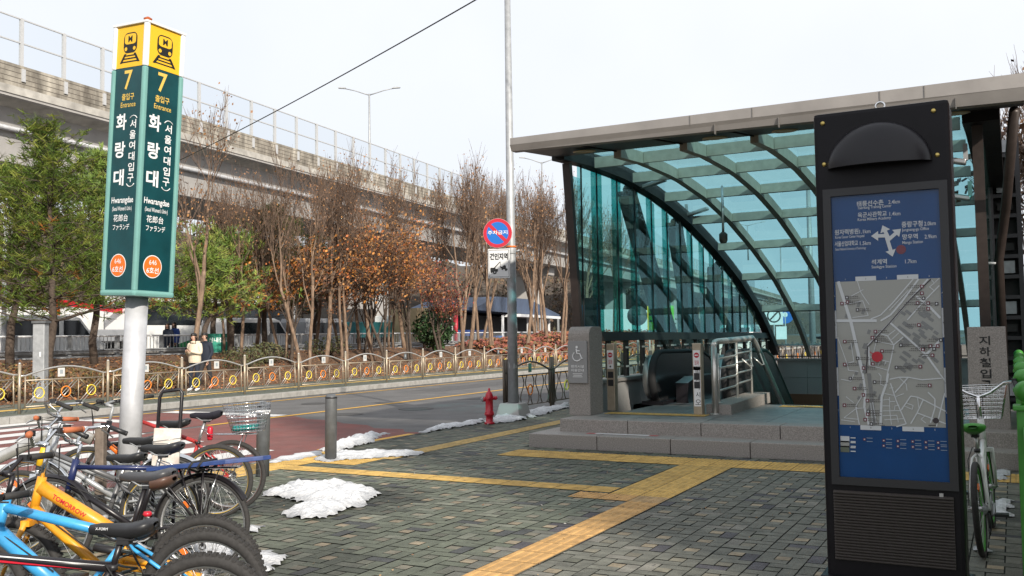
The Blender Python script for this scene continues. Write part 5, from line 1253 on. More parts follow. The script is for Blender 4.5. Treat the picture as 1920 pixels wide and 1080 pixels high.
# ------------------------------------------------------------------ snow
def sdist(p, poly):
    ins = False; dm = 1e9; n = len(poly)
    for i in range(n):
        a = poly[i]; c = poly[(i+1) % n]
        if (a[1] > p[1]) != (c[1] > p[1]) and p[0] < (c[0]-a[0])*(p[1]-a[1])/(c[1]-a[1])+a[0]: ins = not ins
        e = (c[0]-a[0], c[1]-a[1]); w_ = (p[0]-a[0], p[1]-a[1]); L2 = e[0]**2+e[1]**2 or 1e-9
        t = max(0, min(1, (w_[0]*e[0]+w_[1]*e[1])/L2)); dm = min(dm, math.hypot(w_[0]-e[0]*t, w_[1]-e[1]*t))
    return dm if ins else -dm
def snow(label, pts, hmax=.07, seed=1, z=.0, res=.03):
    poly = [(q.x, q.y) for q in (P(*p, z) for p in pts)]
    x0 = min(p[0] for p in poly)-.12; x1 = max(p[0] for p in poly)+.12; y0 = min(p[1] for p in poly)-.12; y1 = max(p[1] for p in poly)+.12
    nx = int((x1-x0)/res)+1; ny = int((y1-y0)/res)+1; v = []; idx = {}; f = []
    H = np.zeros((nx+1, ny+1))
    for i in range(nx+1):
        for j in range(ny+1):
            x = x0+i*res; y = y0+j*res; d = sdist((x, y), poly)
            d += .09*noise.noise(Vector((x*5, y*5, seed)))+.045*noise.noise(Vector((x*14, y*14, seed)))
            k = max(0.0, min(1.0, d/.16)); nn = noise.noise(Vector((x*6, y*6, seed+9)))
            H[i, j] = -1 if d <= -.004 else k**.6*hmax*(.5+.55*nn+.35*max(0, noise.noise(Vector((x*17, y*17, seed+4)))))+.006
    for i in range(nx+1):
        for j in range(ny+1):
            if H[i, j] > -1: idx[i, j] = len(v); v.append((x0+i*res, y0+j*res, z+max(H[i, j], .003)))
    for i in range(nx):
        for j in range(ny):
            k = [(i, j), (i+1, j), (i+1, j+1), (i, j+1)]; k = [idx[a] for a in k if a in idx]
            if len(k) >= 3: f.append(tuple(k))
    q = B(); q.add(v, f, m_snow, True); cc = []
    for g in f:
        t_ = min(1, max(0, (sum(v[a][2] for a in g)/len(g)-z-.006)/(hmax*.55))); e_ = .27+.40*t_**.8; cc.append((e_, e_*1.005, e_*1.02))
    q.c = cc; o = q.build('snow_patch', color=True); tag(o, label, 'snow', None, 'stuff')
snow('large patch of old snow on the paving right of the bicycles', [(478, 928), (520, 918), (555, 905), (600, 910), (640, 906), (690, 917), (717, 928), (690, 945), (655, 957), (640, 968), (600, 975), (560, 977), (528, 972), (545, 955), (570, 945), (540, 935), (500, 932)], .10, 1)
snow('ridge of melting snow behind the plain bollard', [(596, 847), (632, 831), (660, 824), (692, 818), (728, 814), (708, 824), (690, 833), (660, 840), (625, 850)], .12, 2, res=.025)
snow('flat tongue of snow in front of the plain bollard', [(590, 860), (630, 850), (668, 848), (720, 846), (797, 849), (770, 857), (720, 859), (650, 864), (600, 868)], .07, 12, res=.025)
snow('grey slush between the two bollards', [(500, 870), (520, 858), (560, 850), (600, 845), (606, 852), (570, 861), (530, 868)], .035, 13, res=.025)
snow('thin line of dirty snow along the kerb left of the hydrant', [(783, 812), (820, 800), (870, 793), (910, 786), (905, 793), (850, 803), (800, 811)], .08, 3)
snow('snow heaped round the hydrant and lamp post base', [(905, 792), (935, 780), (960, 781), (990, 783), (985, 788), (945, 793), (915, 796)], .09, 4)
snow('snow along the foot of the bronze fence', [(975, 777), (1005, 768), (1040, 764), (1064, 757), (1066, 764), (1030, 775), (990, 785)], .10, 5)
snow('small heap of snow under the front tyres at the bottom edge', [(470, 1050), (500, 1036), (538, 1044), (530, 1062), (508, 1078), (480, 1085), (450, 1085)], .08, 6)
snow('scrap of snow beside the knobby tyre', [(455, 990), (480, 984), (498, 988), (482, 998), (462, 1002)], .05, 7)
snow('snow lying under the parked bicycles', [(360, 1000), (430, 1005), (470, 1030), (440, 1062), (380, 1050), (345, 1030)], .05, 8)
snow('snow between the city bicycle and the stone pillar', [(1858, 885), (1890, 878), (1895, 900), (1865, 902)], .06, 9)
snow('snow at the foot of the green railing', [(1848, 958), (1870, 938), (1893, 940), (1892, 968), (1862, 966)], .07, 10)
snow('crust of snow beside the information pillar', [(1826, 1025), (1850, 1020), (1855, 1035), (1830, 1040)], .05, 11)

#@@PLANTS
# ------------------------------------------------------------------ trees
def grow(q, qt, p, d, ln, r, depth, rng, m, mt, up=.25, spread=.55, tips=None, maxd=5, kids=(2, 4)):
    """recursive tapering limbs; thin ones go to qt"""
    n = 4 if depth < 2 else (3 if depth < 4 else 2); pts = [p]; r = max(r, .009); rr = [r]; dd = d.copy(); segs = n
    for i in range(segs):
        dd = (dd+Vector((rng.gauss(0, .10), rng.gauss(0, .10), rng.gauss(0, .06)+up*.16))).normalized(); pts.append(pts[-1]+dd*(ln/segs)); rr.append(max(.006, r*(1-.45*(i+1)/segs)) if depth < maxd else r*(1-.6*(i+1)/segs))
    (q if depth < 2 else qt).tube(pts, rr, m if depth < 3 else mt, 7 if depth < 1 else (5 if depth < 2 else 3), cap=False)
    if tips is not None and depth >= maxd-2: tips += pts[1:]
    if depth >= maxd: return
    k = rng.randint(*kids)+(1 if depth in (1, 2) else 0)
    for j in range(k):
        t = rng.uniform(.35, 1.0) if j else 1.0; i = min(int(t*segs), segs-1); f = t*segs-i; o = pts[i].lerp(pts[i+1], f)
        a = rng.uniform(0, 2*math.pi); ax = dd.orthogonal().normalized(); ax = Quaternion(dd, a) @ ax
        nd = (Quaternion(ax, rng.gauss(spread, .15)*(1 if j else .5)) @ dd+Vector((0, 0, up*.4))).normalized()
        grow(q, qt, o, nd, ln*rng.uniform(.55, .8), rr[i]*.66, depth+1, rng, m, mt, up, spread, tips, maxd, kids)
def bare_tree(name, label, seed, H, m=None, mt=None, group='bare trees behind the far pavement', stems=1, up=.3, spread=.5, trunkh=.34, leaf=None, nleaf=0, r0=.11, maxd=5, lsize=.05):
    rng = random.Random(seed); t = thing(name, label, 'tree', (0, 0, 0), (0, 0, 0), group); q = B(); qt = B(); tips = []
    for s_ in range(stems):
        d = Vector((rng.gauss(0, .09), rng.gauss(0, .09), 1)).normalized(); o = Vector((rng.gauss(0, .1)*(stems > 1), rng.gauss(0, .1)*(stems > 1), -.1))
        th = H*trunkh; pts = [o]; rr = [r0*1.25]
        for i in range(6):
            d = (d+Vector((rng.gauss(0, .06), rng.gauss(0, .06), .05))).normalized(); pts.append(pts[-1]+d*(th/6)); rr.append(r0*(1-.05*i))
        q.tube(pts, rr, m or m_bark, 9)
        for j in range(rng.randint(3, 4)):
            a = rng.uniform(0, 6.28)+j*2.1; ti = 6 if j == 0 else rng.randint(4, 6)
            nd = (Vector((math.cos(a), math.sin(a), 0))*(.08 if j == 0 else spread)+Vector((0, 0, 1))).normalized()
            grow(q, qt, pts[ti], nd, H*.27*rng.uniform(.8, 1.1), r0*(.72 if j == 0 else .5), 1, rng, m or m_bark, mt or m_twig, up, spread, tips, maxd)
    if leaf and nleaf:
        lv = B()
        for k in range(nleaf):
            p = tips[rng.randrange(len(tips))]+Vector((rng.gauss(0, .16), rng.gauss(0, .16), rng.gauss(0, .13)))
            c = leaf[rng.randrange(len(leaf))]; kk = rng.uniform(.7, 1.3); n_ = Vector((rng.gauss(0, 1), rng.gauss(0, 1), rng.gauss(0, 1))).normalized(); a = n_.orthogonal().normalized()*lsize*rng.uniform(.6, 1.3); c_ = n_.cross(a)*.7
            lv.quad([p-a, p+c_, p+a, p-c_], m_leaf, (c[0]*kk, c[1]*kk, c[2]*kk))
        lv.build('leaves', t, color=True)
    q.build('trunk', t); qt.build('branches', t); return t
GREENS = [(.13, .20, .03), (.10, .165, .03), (.17, .235, .036), (.23, .26, .05)]
def pine(label, seed, H, w_=2.6, z0=2.0, dead=.06, dens=1.0, greens=GREENS, group='pines behind the far pavement'):
    rng = random.Random(seed); t = thing('pine_tree', label, 'tree', (0, 0, 0), (0, 0, 0), group); q = B(); br = B(); nd = B()
    pts = []; 
    for i in range(9): pts.append(Vector((rng.gauss(0, .05)*i**.5, rng.gauss(0, .05)*i**.5, -.1+H*i/8)))
    q.tube(pts, [.13*(1-.9*i/8)+.008 for i in range(9)], m_darkbark, 8)
    z = z0
    while z < H:
        fr = (z-z0)/(H-z0); L_ = w_*(1-fr)**.8*rng.uniform(.75, 1.15)+.25
        for j in range(rng.randint(4, 6)):
            a = rng.uniform(0, 6.283); i = min(int(z/H*8), 7); o = pts[i].lerp(pts[i+1], max(0, min(1, z/H*8-i)))
            d = Vector((math.cos(a), math.sin(a), rng.uniform(-.12, .25)+fr*.7)).normalized(); p = [o]; ll = L_*rng.uniform(.55, 1.1)
            for k in range(5): d = (d+Vector((rng.gauss(0, .12), rng.gauss(0, .12), rng.gauss(.05, .08)))).normalized(); p.append(p[-1]+d*ll/5)
            br.tube(p, [.028*(1-fr*.6)*(1-.16*k) for k in range(6)], m_darkbark, 4, cap=False)
            for k in range(1, 6):
                for e in range(max(1, int(rng.randint(2, 4)*dens))):
                    c = p[k]+Vector((rng.gauss(0, .20), rng.gauss(0, .20), rng.gauss(.05, .12))); sd_ = (d+Vector((rng.gauss(0, .6), rng.gauss(0, .6), rng.gauss(.45, .35)))).normalized()
                    br.tube([p[k], c], [.008, .005], m_darkbark, 3, cap=False)
                    col = (.26, .10, .02) if rng.random() < dead and fr < .5 else greens[rng.randrange(len(greens))]; kk = rng.uniform(.75, 1.3)
                    for n_ in range(13):
                        v = (sd_*rng.uniform(.2, 1.0)+Vector((rng.gauss(0, .55), rng.gauss(0, .55), rng.gauss(0, .5)))).normalized()*rng.uniform(.14, .26); wv = v.orthogonal().normalized()*.012; o2 = c+sd_*rng.uniform(-.08, .14)
                        nd.quad([o2-wv, o2+v*.6-wv*1.2, o2+v, o2+wv], m_leaf, (col[0]*kk, col[1]*kk, col[2]*kk))
        z += rng.uniform(.28, .44)
    q.build('trunk', t); br.build('branches', t); nd.build('needles', t, color=True); return t
def base(px, X): 
    q = PX(px, 640, X); return Vector((q.x, q.y, bankz(q.x, q.y)-.05))
def mesh_h(t): return max(v.co.z for c in t.children for v in c.data.vertices)
def topz(px, py, X): return PX(px, py, X).z
def hgt(px, py, X): return topz(px, py, X)-base(px, X).z
pines = [(95, 243, -24.6, 11, 3.4, 1.9, 'big bushy green pine left of the sign, its leading shoot against the viaduct girder', 1.25), (20, 330, -26.5, 12, 3.0, 2.1, 'green pine at the left edge behind the white pole', 1.1), (178, 292, -26.6, 13, 3.0, 2.0, 'yellow green pine between the big pine and the sign column', 1.1), (262, 400, -27, 14, 3.0, 2.0, 'low green pine hidden behind the sign column', 1.0),
    (380, 480, -25.6, 15, 2.5, 1.9, 'bright green low pine behind the walking person', 1.25), (432, 440, -27.5, 16, 3.0, 2.0, 'dull green pine right of the walking person', 1.0), (498, 395, -28.2, 17, 2.8, 2.1, 'dark green pine with rusty needles between two pale trunks', 1.0), (545, 420, -29, 18, 2.6, 2.2, 'thin pine beside the forked pale trunk', .8), (402, 430, -29, 19, 2.8, 2.0, 'dark pine just left of the dull green pine', 1.0), (590, 450, -29.2, 20, 2.6, 2.0, 'small dark pine farthest right among the pale trunks', .9)]
for px, py, X, sd, w_, z0, lb, dn in pines:
    t = pine(lb, sd, hgt(px, py, X), w_, z0, .05 if px < 400 else .2, dn, GREENS if px < 440 else [(.075, .115, .026), (.06, .09, .026), (.11, .12, .03)]); t.location = base(px, X); t.rotation_euler = (0, 0, sd)
BT = 'bare trees behind the far pavement'
BRO0 = [(.24, .12, .06), (.30, .15, .07), (.20, .11, .06), (.34, .17, .06)]
protos = [bare_tree('bare_tree', 'p', 21, 8.0, stems=1, spread=.36, trunkh=.44, leaf=BRO0, nleaf=420), bare_tree('bare_tree', 'p', 22, 8.0, stems=2, r0=.085, spread=.34, trunkh=.42, leaf=BRO0, nleaf=300), bare_tree('bare_tree', 'p', 23, 8.0, spread=.42, trunkh=.40, leaf=BRO0, nleaf=350), bare_tree('bare_tree', 'p', 24, 8.0, stems=2, spread=.30, r0=.08, trunkh=.46, leaf=BRO0, nleaf=420)]
PH_ = [mesh_h(t)*.93 for t in protos]
bl = [(353, 205, -23.4, 'bare tree with a stout tan trunk right behind the walking person'), (566, 290, -24.0, 'bare tree with a thick pale double trunk left of the orange foliage'), (610, 296, -25.2, 'bare tree with a leaning pale trunk, second right of the pines'), (652, 300, -24.6, 'bare tree with a slim pale trunk, third right of the pines'), (700, 305, -25.0, 'bare tree with a straight pale trunk left of the yellow striped barrier'), (866, 308, -24.6, 'bare forked tree left of the no parking sign'), (880, 300, -26.3, 'bare twiggy tree close behind the forked one'), (925, 335, -25.6, 'bare tree behind the lamp post and traffic signs'),
    (985, 350, -24.8, 'bare tree just right of the lamp post'), (1003, 342, -27.0, 'bare thin tree between lamp post and glass wall'), (1030, 345, -25.2, 'bare tree left of the glass wall'), (1052, 335, -24.2, 'bare tree touching the edge of the glass wall'), (760, 318, -27.5, 'bare brown tree above the red maple'), (800, 345, -28.6, 'bare brown tree behind the round green bush'), (480, 330, -28.6, 'bare tree rising over the pines'), (430, 330, -28.0, 'tall thin bare tree over the green pines'),
    (590, 350, -28.2, 'slender bare tree in the back row above the orange foliage'), (635, 345, -28.6, 'slender bare tree in the back row between two pale trunks'), (675, 350, -27.4, 'slender bare tree in the back row left of the straight pale trunk'), (728, 345, -28.8, 'slender bare tree in the back row just right of the straight pale trunk'),
    (830, 350, -28.4, 'slender bare tree in the back row above the small red maple'), (905, 340, -28.0, 'slender bare tree in the back row left of the traffic signs'), (955, 345, -28.6, 'slender bare tree in the back row hidden by the lamp post'), (1018, 350, -28.8, 'slender bare tree in the back row near the glass wall'), (450, 370, -26.5, 'slender bare tree in front of the dull green pine'), (525, 340, -26.0, 'slender bare tree just right of the dark pine'),
    (1110, 385, -25, 'bare tree seen through the first glass panes'), (1150, 400, -26, 'bare tree seen through the middle glass panes')]
for i, (px, py, X, lb) in enumerate(bl):
    p0 = protos[i % 4]; s_ = hgt(px, py, X)/PH_[i % 4]
    if i < 4: t = p0; t.location = base(px, X); t.scale = (s_*.8, s_*.8, s_); t['label'] = lb; t.rotation_euler = (0, 0, i)
    else: dup(p0, base(px, X), i*2.3, lb, (s_*.8, s_*.8, s_))
ORA = [(.42, .17, .03), (.36, .11, .03), (.30, .14, .04), (.20, .10, .04)]
REDS = [(.22, .04, .03), (.27, .07, .035), (.18, .045, .035), (.30, .12, .04)]
BRO = [(.22, .10, .05), (.28, .12, .05), (.18, .085, .05)]
for px, py, X, sd, lv, nl, lb, sz in ((545, 440, -25.2, 31, ORA, 1700, 'tree with patchy orange leaves among the pines', .06), (640, 430, -25.8, 32, BRO, 2200, 'rusty brown tree between slim pale trunks', .06), (725, 385, -24.0, 33, ORA, 3200, 'tall tree in orange brown leaf above the fence', .06), (772, 405, -24.6, 34, BRO, 3600, 'reddish brown tree left of the red maple', .065), (828, 480, -25.4, 35, REDS, 1700, 'small red maple beside the round green bush', .06), (690, 430, -26.5, 36, BRO, 2400, 'brown leaved tree behind the straight pale trunk', .06)):
    t = bare_tree('autumn_tree', lb, sd, hgt(px, py, X), m_darkbark, m_twig, 'autumn leaved trees behind the far pavement', 2, .2, .6, .3, lv, nl, .07, 5, sz); t.location = base(px, X)
# round evergreen bush
def bush(name, label, loc, w_, h_, n, cols, ls=.09, group=None, cat='bush', seed=3, stem=True):
    rng = random.Random(seed); t = thing(name, label, cat, loc, (0, 0, 0), group); q = B(); lv = B()
    for k in range(9):
        a = rng.uniform(0, 6.28); p = Vector((math.cos(a)*w_*.35, math.sin(a)*w_*.35, h_*rng.uniform(.5, .9))); q.tube([(0, 0, 0), p*.5+Vector((0, 0, .05)), p], [.03, .02, .008], m_darkbark, 5)
    for k in range(n):
        v = Vector((rng.gauss(0, 1), rng.gauss(0, 1), rng.gauss(0, 1))).normalized(); rad = rng.uniform(.45, 1)**.5; f = 1+.25*noise.noise(v*1.7+Vector((seed, 0, 0)))
        p = Vector((v.x*w_/2*rad*f, v.y*w_/2*rad*f, h_*.55+v.z*h_*.46*rad*f)); c = cols[rng.randrange(len(cols))]; kk = rng.uniform(.7, 1.3)
        n_ = (v+Vector((rng.gauss(0, .6), rng.gauss(0, .6), rng.gauss(.3, .6)))).normalized(); a = n_.orthogonal().normalized(); a = Quaternion(n_, rng.uniform(0, 6.28)) @ a; a *= ls*rng.uniform(.6, 1.2); c_ = n_.cross(a)*.6
        lv.quad([p-a, p+c_, p+a, p-c_], m_leaf, (c[0]*kk, c[1]*kk, c[2]*kk))
    q.build('stem', t); lv.build('leaves', t, color=True); return t
b0 = base(815, -26.5); bush('evergreen_bush', 'round dark green evergreen bush beside the yellow striped barrier', b0, 2.2, 2.3, 1700, [(.03, .075, .02), (.022, .055, .018), (.05, .10, .03)], .11, seed=4)
SH = [(.13, .085, .03), (.17, .11, .035), (.10, .09, .03), (.20, .09, .03)]
for k, (px, X, w_, h_, lb) in enumerate(((15, -22.4, 1.8, 1.0, 'brown dry shrub at the left edge behind the fence'), (130, -22.3, 1.7, .9, 'brown dry shrub under the big pine'), (225, -22.6, 1.6, .8, 'brown dry shrub behind the sign pole'), (310, -22.6, 1.6, .9, 'dry shrub left of the walking person'), (455, -24.5, 1.7, 1.0, 'olive shrub right of the walking person'), (500, -25.5, 1.6, .9, 'olive shrub under the dark pine'), (615, -26.5, 2, .9, 'low dark shrub between pale trunks'))):
    bush('low_shrub', lb, base(px, X), w_, h_, 700, SH if k < 4 else [(.06, .07, .025), (.09, .085, .03)], .05, 'low shrubs on the bank', 'shrub', 40+k)
# clipped azalea bed
rng = random.Random(77); lv = B()
for k in range(13000):
    y = rng.uniform(45, 82); x = -22.6-rng.random()*5.2; h_ = (.25+.9*math.sin(math.pi*min(1, max(0, (-22.3-x)/5.8)))*min(1, (y-44)/9))*(1+.2*noise.noise(Vector((x, y, 0))))
    p = Vector((x, y, bankz(x, y)+h_*rng.uniform(.35, 1.0))); c = [(.26, .075, .045), (.20, .06, .045), (.28, .11, .05), (.12, .09, .03)][rng.randrange(4)]; kk = rng.uniform(.7, 1.2)
    n_ = Vector((rng.gauss(.3, .6), rng.gauss(-.4, .6), 1)).normalized(); a = n_.orthogonal().normalized()*.12; c_ = n_.cross(a)*.8; lv.quad([p-a, p+c_, p+a, p-c_], m_leaf, (c[0]*kk, c[1]*kk, c[2]*kk))
tag(lv.build('azalea_hedge', color=True), 'low reddish brown azalea hedge on the bank left of the glass wall', 'hedge')
# leaf litter
lv = B()
for k in range(16000):
    y = 12+rng.random()**1.5*70; x = -21.5-rng.random()*6.5; p = Vector((x, y, bankz(x, y)+.012+rng.random()*.015)); c = [(.36, .17, .07), (.32, .14, .05), (.46, .26, .11), (.24, .10, .04), (.35, .12, .05)][rng.randrange(5)]; kk = rng.uniform(.7, 1.2)
    n_ = Vector((rng.gauss(0, .35), rng.gauss(0, .35), 1)).normalized(); a = n_.orthogonal().normalized(); a = Quaternion(n_, rng.uniform(0, 6.28)) @ a*.042; c_ = n_.cross(a)*.7; lv.quad([p-a, p+c_, p+a, p-c_], m_leaf, (c[0]*kk, c[1]*kk, c[2]*kk))
tag(lv.build('fallen_leaves', color=True), 'dry fallen leaves covering the bank', 'leaves', None, 'stuff')
lv = B()
for k in range(420):
    x = rng.uniform(-8, .1); y = rng.uniform(4.4, 11); p = Vector((x, y, .006+rng.random()*.004)); c = [(.30, .16, .07), (.36, .24, .12), (.16, .09, .05), (.4, .38, .34), (.07, .06, .05)][rng.randrange(5)]
    n_ = Vector((rng.gauss(0, .3), rng.gauss(0, .3), 1)).normalized(); a = Quaternion(n_, rng.uniform(0, 6.28)) @ n_.orthogonal().normalized()*rng.uniform(.004, .016); c_ = n_.cross(a)*.6; lv.quad([p-a, p+c_, p+a, p-c_], m_leaf, c)
tag(lv.build('scattered_litter', color=True), 'bits of leaf and grit scattered on the block paving', 'litter', None, 'stuff')
# winter wood beyond the highway: a mass of twigs
tw_ = B(); fl = B()
for k in range(760):
    y = rng.random()**1.3*330-10; x = -60-rng.random()*22; z = .5+15.0*(1-math.exp(-max(0, (-x-64)/3.4)*.34)); H = rng.uniform(4.5, 7.5); r_ = rng.uniform(.05, .10)
    tw_.tube([(x, y, z-1), (x+rng.gauss(0, .2), y+rng.gauss(0, .2), z+H*.5), (x+rng.gauss(0, .4), y+rng.gauss(0, .4), z+H)], [r_, r_*.7, .015], m_darkbark, 4, cap=False)
    for j in range(9):
        t = rng.uniform(.25, .95); a = rng.uniform(0, 6.28); L_ = H*.28*(1.1-t); o = Vector((x, y, z+H*t)); e = o+Vector((math.cos(a)*L_, math.sin(a)*L_, L_*.9)); tw_.tube([o, o.lerp(e, .5)+Vector((0, 0, -.1)), e], [.03, .02, .008], m_twig, 3, cap=False)
    for j in range(14):
        p = Vector((x+rng.gauss(0, .9), y+rng.gauss(0, .9), z+H*rng.uniform(.2, .9))); a = Vector((rng.gauss(0, 1), rng.gauss(0, 1), rng.gauss(0, 1))).normalized()*.28; c_ = a.orthogonal().normalized()*.2; c = [(.12, .075, .05), (.08, .07, .035), (.14, .09, .05)][rng.randrange(3)]
        tw_.quad([p-a, p+c_, p+a, p-c_], m_leaf, c)
tag(tw_.build('winter_wood', color=True), 'mass of brown winter woodland under and beyond the elevated road', 'woodland', None, 'stuff')
# trees at the right edge
t = bare_tree('bare_tree', 'bare tree with clinging brown leaves at the right edge above the green railing', 51, 6.0, m_darkbark, m_twig, None, 1, .3, .5, .4, [(.12, .06, .03), (.16, .09, .05), (.09, .05, .04)], 900, .12, 5, .07); t.location = (.6, 19, -.1)
t = bare_tree('bare_tree', 'dark bare tree with many upright stems behind the lattice tower', 52, 8.5, m_darkbark, m_twig, None, 3, .4, .4, .4, [(.12, .06, .03), (.16, .09, .05)], 500, .07, 5, .07); t.location = (.35, 30, 0)
t = bare_tree('bare_tree', 'bare tree whose twigs reach into the top right corner', 53, 8.0, m_darkbark, m_twig, None, 1, .25, .6, .4, None, 0, .12, 5); t.location = (3.1, 12.5, 0)
# dark lattice tower behind the right end of the shelter
lt = thing('lattice_tower', 'narrow dark metal tower of stacked square frames behind the right end of the shelter', 'tower', (-.05, 17.2, 0))
q = B()
for s_ in (-.2, .2): q.box((s_, 0, 2.3), (.07, .2, 4.6), m_blkmetal)
q.box((0, .12, 2.3), (.40, .03, 4.6), m_dark); q.build('upright', lt)
for k in range(13):
    q = B(); z = .35+k*.33; q.box((0, 0, z), (.33, .18, .06), m_blkmetal); q.build('crossbar', lt)
    if k % 3 != 2: q = B(); q.box((.0, .02, z+.16), (.22, .1, .12 if k % 2 else .2), m_dark if k % 2 else m_galv); q.build('meter_box', lt)

#@@BACKGROUND
# ------------------------------------------------------------------ rails along the highway
gr = thing('guard_rail', 'grey steel guard rails and balusters along the highway behind the pines', 'guard rail', (-29.0, 0, 0))
q = B(); q.tube([(0, 5, 1.70), (0, 75, 1.70)], .035, m_signwhite, 7); q.build('top_rail', gr)
for z, h_ in ((1.16, .12), (.88, .22), (.62, .10)): q = B(); q.box((.1, 40, z), (.06, 70, h_), m_galv); q.tube([(.14, 5, z+h_*.3), (.14, 75, z+h_*.3)], h_*.25, m_galv, 6); q.build('rail', gr)
for k in range(36): q = B(); q.box((0, 5.5+k*2, 1.05), (.10, .12, 1.35), m_galv); q.build('post', gr)
q = B()
for k in range(440): q.box((-.02, 5+k*.16, 1.38), (.018, .018, .56), m_galv)
tag(q.build('balusters', gr), kind='stuff')
q = B(); q.box((-29.35, 40, .62), (.3, 76, 1.0), m_conc); tag(q.build('retaining_wall'), 'low concrete retaining wall under the highway guard rail', 'wall')
def rows(q, pts, m): pass
# ------------------------------------------------------------------ vehicles on the highway
def wheels(t, xs, w_, r_):
    for x in xs:
        for s_ in (-1, 1):
            q = B(); q.tube([(x, s_*(w_/2-.13), r_), (x, s_*(w_/2+.02), r_)], r_, m_tyre, 18); q.tube([(x, s_*(w_/2-.1), r_), (x, s_*(w_/2+.03), r_)], r_*.55, m_alu, 12); q.build('wheel', t)
def body(q, prof, w_, m, bev=0): q.prism(prof, -w_/2, w_/2, lambda u, v_, s_: (u, s_, v_), m)
ROADZ = .55; VR = math.atan2(1, 0)
def vloc(px, X): p = PX(px, 620, X); return (p.x, p.y, ROADZ)
def coach(label, px, X):
    t = thing('coach', label, 'coach', vloc(px, X), (0, 0, R(90)))
    q = B(); body(q, [(-5.6, .35), (5.4, .35), (5.75, .9), (5.7, 1.5), (5.2, 3.05), (4.9, 3.3), (-5.4, 3.3), (-5.65, 3.1)], 2.45, m_vwhite); o = q.build('body', t, bev=.06)
    q = B()
    for s_ in (-1, 1): q.quad([(-5.3, s_*1.232, 1.7), (4.9, s_*1.232, 1.7), (4.55, s_*1.232, 2.85), (-5.3, s_*1.232, 2.85)], m_vglass)
    q.quad([(5.76, -1.1, 1.35), (5.76, 1.1, 1.35), (5.27, 1.1, 3.0), (5.27, -1.1, 3.0)], m_vglass); q.build('window', o)
    q = B()
    for s_ in (-1, 1):
        q.quad([(-4.6, s_*1.234, .45), (-3.6, s_*1.234, .45), (2.6, s_*1.234, 1.65), (.2, s_*1.234, 1.65)], mat('green stripe', (.02, .22, .07), .35)); q.quad([(-1.6, s_*1.236, .95), (-1.1, s_*1.236, .95), (3.6, s_*1.236, 1.62), (2.7, s_*1.236, 1.62)], m_signyel)
    q.build('stripe', o); wheels(t, (-3.2, 3.4), 2.4, .5); return t
coach('white coach with dark windows and a green and yellow stripe behind the pines', 395, -37.5)
def van(label, px, X, colr=None, L_=4.8, flip=1, cat='van'):
    t = thing('van', label, cat, vloc(px, X), (0, 0, R(90)*flip)); c = colr or m_vwhite; h_ = 2.0
    q = B(); body(q, [(-L_/2, .3), (L_/2, .3), (L_/2+.05, .85), (L_/2-.45, 1.1), (L_/2-1.15, 1.9), (L_/2-1.5, h_), (-L_/2+.1, h_), (-L_/2, 1.8)], 1.75, c); o = q.build('body', t, bev=.05)
    q = B()
    for s_ in (-1, 1): q.quad([(L_/2-1.9, s_*.885, 1.15), (L_/2-.65, s_*.885, 1.15), (L_/2-1.2, s_*.885, 1.8), (L_/2-1.9, s_*.885, 1.8)], m_vglass); q.quad([(-L_/2+.4, s_*.885, 1.15), (L_/2-2.1, s_*.885, 1.15), (L_/2-2.1, s_*.885, 1.78), (-L_/2+.4, s_*.885, 1.78)], m_vglass)
    q.quad([(L_/2-.42, -.75, 1.13), (L_/2-.42, .75, 1.13), (L_/2-1.1, .7, 1.87), (L_/2-1.1, -.7, 1.87)], m_vglass); q.build('window', o)
    for s_ in (-1, 1): q = B(); q.box((L_/2+.03, s_*.7, .8), (.06, .25, .18), mat('headlight glass', (.7, .7, .7), .1)); q.build('headlight', o)
    wheels(t, (-L_/2+.9, L_/2-.95), 1.7, .33); return t
van('white van in front of the coach beside the green sign', 468, -34.2)
def truck(label, px, X, box_m, L_=6.5, crane=False, cab=None, boxh=2.6, flip=1, boxlow=.95):
    t = thing('truck', label, 'truck', vloc(px, X), (0, 0, R(90)*flip)); cab = cab or m_vwhite
    q = B(); body(q, [(L_/2-1.7, .45), (L_/2, .45), (L_/2+.05, 1.2), (L_/2-.2, 2.2), (L_/2-.45, 2.35), (L_/2-1.7, 2.35)], 2.1, cab); o = q.build('cab', t, bev=.06)
    q = B()
    for s_ in (-1, 1): q.quad([(L_/2-1.3, s_*1.06, 1.3), (L_/2-.15, s_*1.06, 1.3), (L_/2-.35, s_*1.06, 2.1), (L_/2-1.3, s_*1.06, 2.1)], m_vglass)
    q.quad([(L_/2+.06, -.95, 1.25), (L_/2+.06, .95, 1.25), (L_/2-.17, .92, 2.18), (L_/2-.17, -.92, 2.18)], m_vglass); q.build('window', o)
    q = B(); q.box((-.8, 0, .75), (L_-1.4, 1.0, .25), m_blkmetal); q.box((-.9, 0, boxlow+(boxh-boxlow)/2), (L_-1.9, 2.15, boxh-boxlow), box_m, bev=.04); q.build('cargo_bed', t)
    if crane:
        q = B(); q.box((L_/2-2.2, 0, 1.6), (.5, .9, 1.6), m_red); q.bar((L_/2-2.2, 0, 2.3), (-L_/2+.5, .2, 2.75), .22, .25, m_red); q.bar((-L_/2+.6, .2, 2.7), (-L_/2+.6, .2, 1.6), .18, .2, m_orange); q.build('crane', t)
    wheels(t, (-L_/2+1.3, L_/2-1.0), 2.05, .42); return t
truck('white truck with a red loading crane behind the pines left of the sign', 215, -37.5, m_vgrey, 7, True, boxh=1.5)
truck('white box truck at the far left behind the big pine', 110, -41, m_vwhite, 7.5)
van('white van parked between the trucks at the left', 70, -33.5)
truck('white truck with a teal load left of the yellow striped barrier', 700, -35.5, mat('teal load', (.015, .10, .11), .5), 6.5, boxh=1.9)
van('silver car passing behind the slim pale trunks', 598, -33.2, m_vgrey, 4.2, cat='car')
